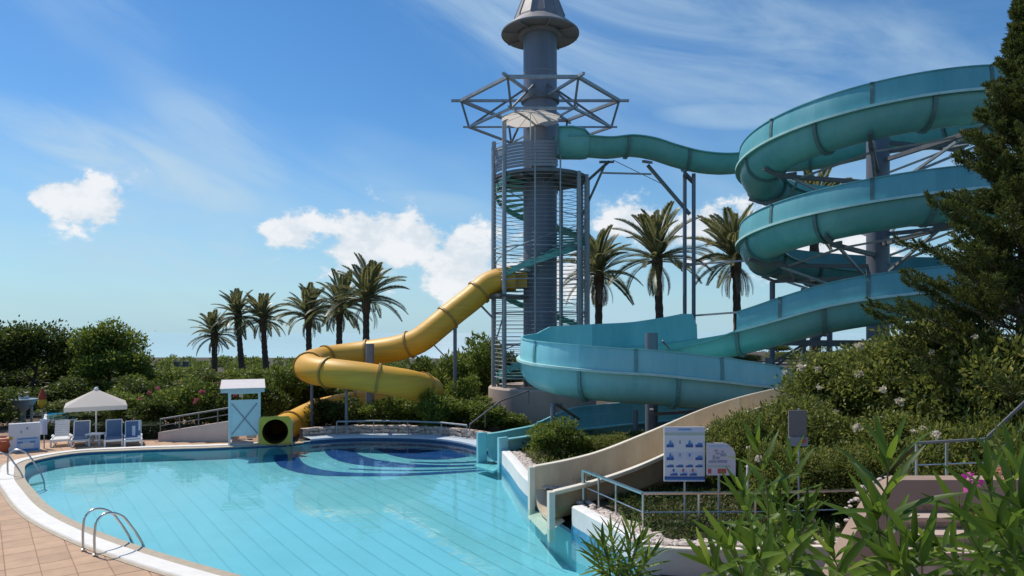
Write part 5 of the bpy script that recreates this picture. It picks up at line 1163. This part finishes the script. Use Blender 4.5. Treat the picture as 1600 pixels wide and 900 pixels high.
# ---------------------------------------------------------------- conifer
cb = at(1598, 14.6, 0); cb.z = bz(cb.x, cb.y); CT = thing('conifer_tree', 'tall dark loose-branched conifer at the right edge', 'tree', cb); H = 11.45-cb.z
MB().tube([cb-Vector((0,0,.2)), cb+Vector((.05,0,H*.5)), cb+Vector((0,0,H*.97))], [.2,.12,.015], 8).build('trunk', M['bark'], CT, smooth=40)
rng = np.random.default_rng(21); P, D = [], []; bb = MB()
NB = 270
for k in range(NB):
    t = ((k+.5)/NB)**.85; zz = H*(.06+.93*t); rad = max(.15, 3.35*(1-t)**.98)*rng.choice([.55,.8,1.0,1.18], p=[.22,.3,.33,.15]); az = k*2.39996+rng.uniform(-.5,.5); el = R(rng.uniform(2,30)+28*t)
    d = np.array([math.cos(az)*math.cos(el), math.sin(az)*math.cos(el), math.sin(el)]); s0 = np.array([0,0,zz])
    bb.tube([cb+Vector(s0), cb+Vector(s0+d*rad*.5)+Vector((0,0,-.03*rad)), cb+Vector(s0+d*rad*.95)], [.03*(1-t)+.008, .016*(1-t)+.005, .003], 4)
    for m2 in range(int(6+9*rad)):                      # feathery side sprays turned up at the tips
        tt = .22+.78*(m2+rng.random())/int(6+9*rad); sd = np.cross(d, [0,0,1]); sd /= np.linalg.norm(sd)+1e-9
        a2 = rng.uniform(-1,1); sp = d*rng.uniform(.5,1.0)+sd*a2*.9+np.array([0,0,rng.uniform(.0,.65)]); sp /= np.linalg.norm(sp)
        L2 = (.16+.34*(1-tt)+.12*rng.random())*min(1.15,.45+rad*.35); nl_ = int(34+95*L2); q = rng.random(nl_)**.8
        wob = rng.normal(size=(nl_,3))*(.045*(1.15-q))[:,None]
        P.append(s0+d*rad*tt+np.outer(q*L2, sp)+wob); D.append(unit(sp[None,:]*.8+rng.normal(size=(nl_,3))*.42+np.array([0,0,.15])))
P = np.concatenate(P); D = np.concatenate(D); n = len(P); print('conifer leaves', n)
bb.build('branches', M['bark'], CT)
mobj('crown', leafmesh('crown', P, D, unit(np.cross(D, rdir(rng,n))), rng.uniform(.06,.12,n), .024), LM['conifer'], CT)
# ---------------------------------------------------------------- oleanders in the foreground
def leaf_geo(k, bend, wd=.022, L_=.155):
    vs, fs = [], []; m_ = 7
    for i in range(m_):
        t = i/(m_-1); w_ = wd/2*(math.sin(math.pi*(.06+.92*t**.85))**.75) if 0 < i < m_-1 else .0015; z = -bend*L_*t*t+.02*L_*t; x = L_*t
        vs += [(x,-w_,z+w_*.28), (x,0,z), (x,w_,z+w_*.28)]
    for i in range(m_-1): a = i*3; fs += [(a,a+3,a+4,a+1), (a+1,a+4,a+5,a+2)]
    me = bpy.data.meshes.new('leaf'); me.from_pydata(vs, [], fs); me.materials.append(LM['oleander']); me.polygons.foreach_set('use_smooth', [True]*len(me.polygons)); return me
LV = [leaf_geo(0,.05), leaf_geo(1,.16), leaf_geo(2,.30), leaf_geo(3,.0,.020)]
LN = [leaf_geo(4,.05,.013,.13), leaf_geo(5,.16,.014,.135), leaf_geo(6,.30,.014,.135), leaf_geo(7,.0,.012,.13)]
STEM = mat('oleander_stem', (.12,.13,.05), .7, var=.2, scale=20)
def oleander(label, shoots, seed, LV=LV):
    b0 = W(*shoots[0][:3]); root = thing('oleander_plant', label, 'plant', (b0.x, b0.y, 2.7), 'oleanders in the foreground'); r0 = random.Random(seed); og = ORG[root.name]; nl = 0
    for sh in shoots:
        px, py, d, bx2, by2, sc = sh[:6]; tip = W(px, py+14*sc*3/d*0, d); low = W(bx2, by2, d+.12); low2 = Vector((low.x+(low.x-tip.x)*.3, low.y+.05, 2.65))
        pth = catmull([low2, low, low.lerp(tip,.55)+Vector((r0.uniform(-.02,.02),0,0)), tip], .03)
        MB().tube(pth, [.0075*(1-.72*i/(len(pth)-1)) for i in range(len(pth))], 6).build('stem', STEM, root, smooth=60)
        s_len = 0; i = len(pth)-1; gap = 0; az = r0.uniform(0,6.28); first = True
        while i > 1:
            seg = (pth[i]-pth[i-1]).length; gap -= seg; s_len += seg
            if gap <= 0 and nl < 296 and pth[i].z > CAMH-.40*d-.12:
                tg = (pth[i]-pth[i-1]).normalized(); fr_ = min(1, s_len/.30); a_ = tg.cross(Vector((0,1,0))).normalized(); b_ = tg.cross(a_)
                for k in range(3):
                    q = az+k*2.094+r0.uniform(-.25,.25); out_ = a_*math.cos(q)+b_*math.sin(q); el = R(16+48*fr_+r0.uniform(-9,9)); dr = (tg*math.cos(el)+out_*math.sin(el)).normalized(); sd_ = dr.cross(tg).normalized(); nr = sd_.cross(dr)
                    if nr.dot(tg) < 0: nr, sd_ = -nr, -sd_
                    s = sc*(.62+.42*min(1,s_len/.08))*r0.uniform(.85,1.12)
                    Mx = Matrix(((dr.x,sd_.x,nr.x,0),(dr.y,sd_.y,nr.y,0),(dr.z,sd_.z,nr.z,0),(0,0,0,1))); Mx = Matrix.Translation(pth[i]-og) @ Mx @ Matrix.Scale(s,4)
                    inst(LV[min(2, int(fr_*2.4+r0.uniform(0,.9)))] if r0.random() > .15 else LV[3], 'leaf', root, Mx); nl += 1
                az += 1.05; gap = (.046*sc if s_len > .05 else .018) if LV is not LN else .022
            i -= 1
    return root
oleander('feathery oleander over the pool water, leftmost in the foreground', [(940,845,3.3,968,905,1.0),(955,832,3.4,972,905,1.0),(985,826,3.4,978,905,1.0),(1006,838,3.3,984,905,1.0),(930,868,3.2,965,915,1.0),(1018,866,3.2,988,915,1.0)], 1, LN)
oleander('tall oleander beside the notice board', [(1184,700,2.55,1200,860,1.0),(1238,722,2.6,1222,870,.95),(1160,770,2.5,1200,880,1.0),(1215,790,2.6,1212,880,1.0),(1262,800,2.5,1232,890,.9)], 2)
oleander('large-leaved oleander shoot in front of the stair parapet', [(1388,722,1.75,1396,905,1.08),(1370,800,1.8,1392,910,1.05)], 3)
oleander('broad arching oleander in the lower right corner', [(1545,758,1.9,1590,905,1.0),(1585,735,2.0,1610,905,1.05),(1500,800,1.95,1560,910,1.0),(1600,800,1.7,1630,920,1.1),(1560,830,1.75,1590,920,1.1),(1470,858,1.8,1530,925,1.0),(1625,770,1.8,1650,920,1.1)], 4)
oleander('upright oleander tips at the bottom below the notice boards', [(1140,852,1.85,1165,915,1.0),(1182,866,1.8,1190,920,1.0),(1112,884,1.9,1150,925,1.0),(1235,852,1.9,1228,920,1.0)], 5)
oleander('oleander tips at the bottom below the stair parapet', [(1300,866,1.8,1310,925,1.0),(1430,850,1.7,1440,925,1.0),(1405,880,1.7,1420,935,1.0)], 6)
q = W(1516,750,2.4); FLW = thing('bougainvillea_sprig', 'magenta and salmon flower sprig among the right-hand oleander leaves', 'flower', q-Vector((0,0,.45)))
MB().tube([q-Vector((.05,0,.5)), q], .004, 5).build('stem', STEM, FLW)
for dx, dz_, r_, m in ((0,0,.03,'magfl'),(.02,-.025,.025,'magfl'),(.10,.03,.022,'salmon'),(.12,.0,.02,'salmon')): flower('blossom', q+Vector((dx,0,dz_)), r_, m, FLW, int(dx*1000)+5, 18)
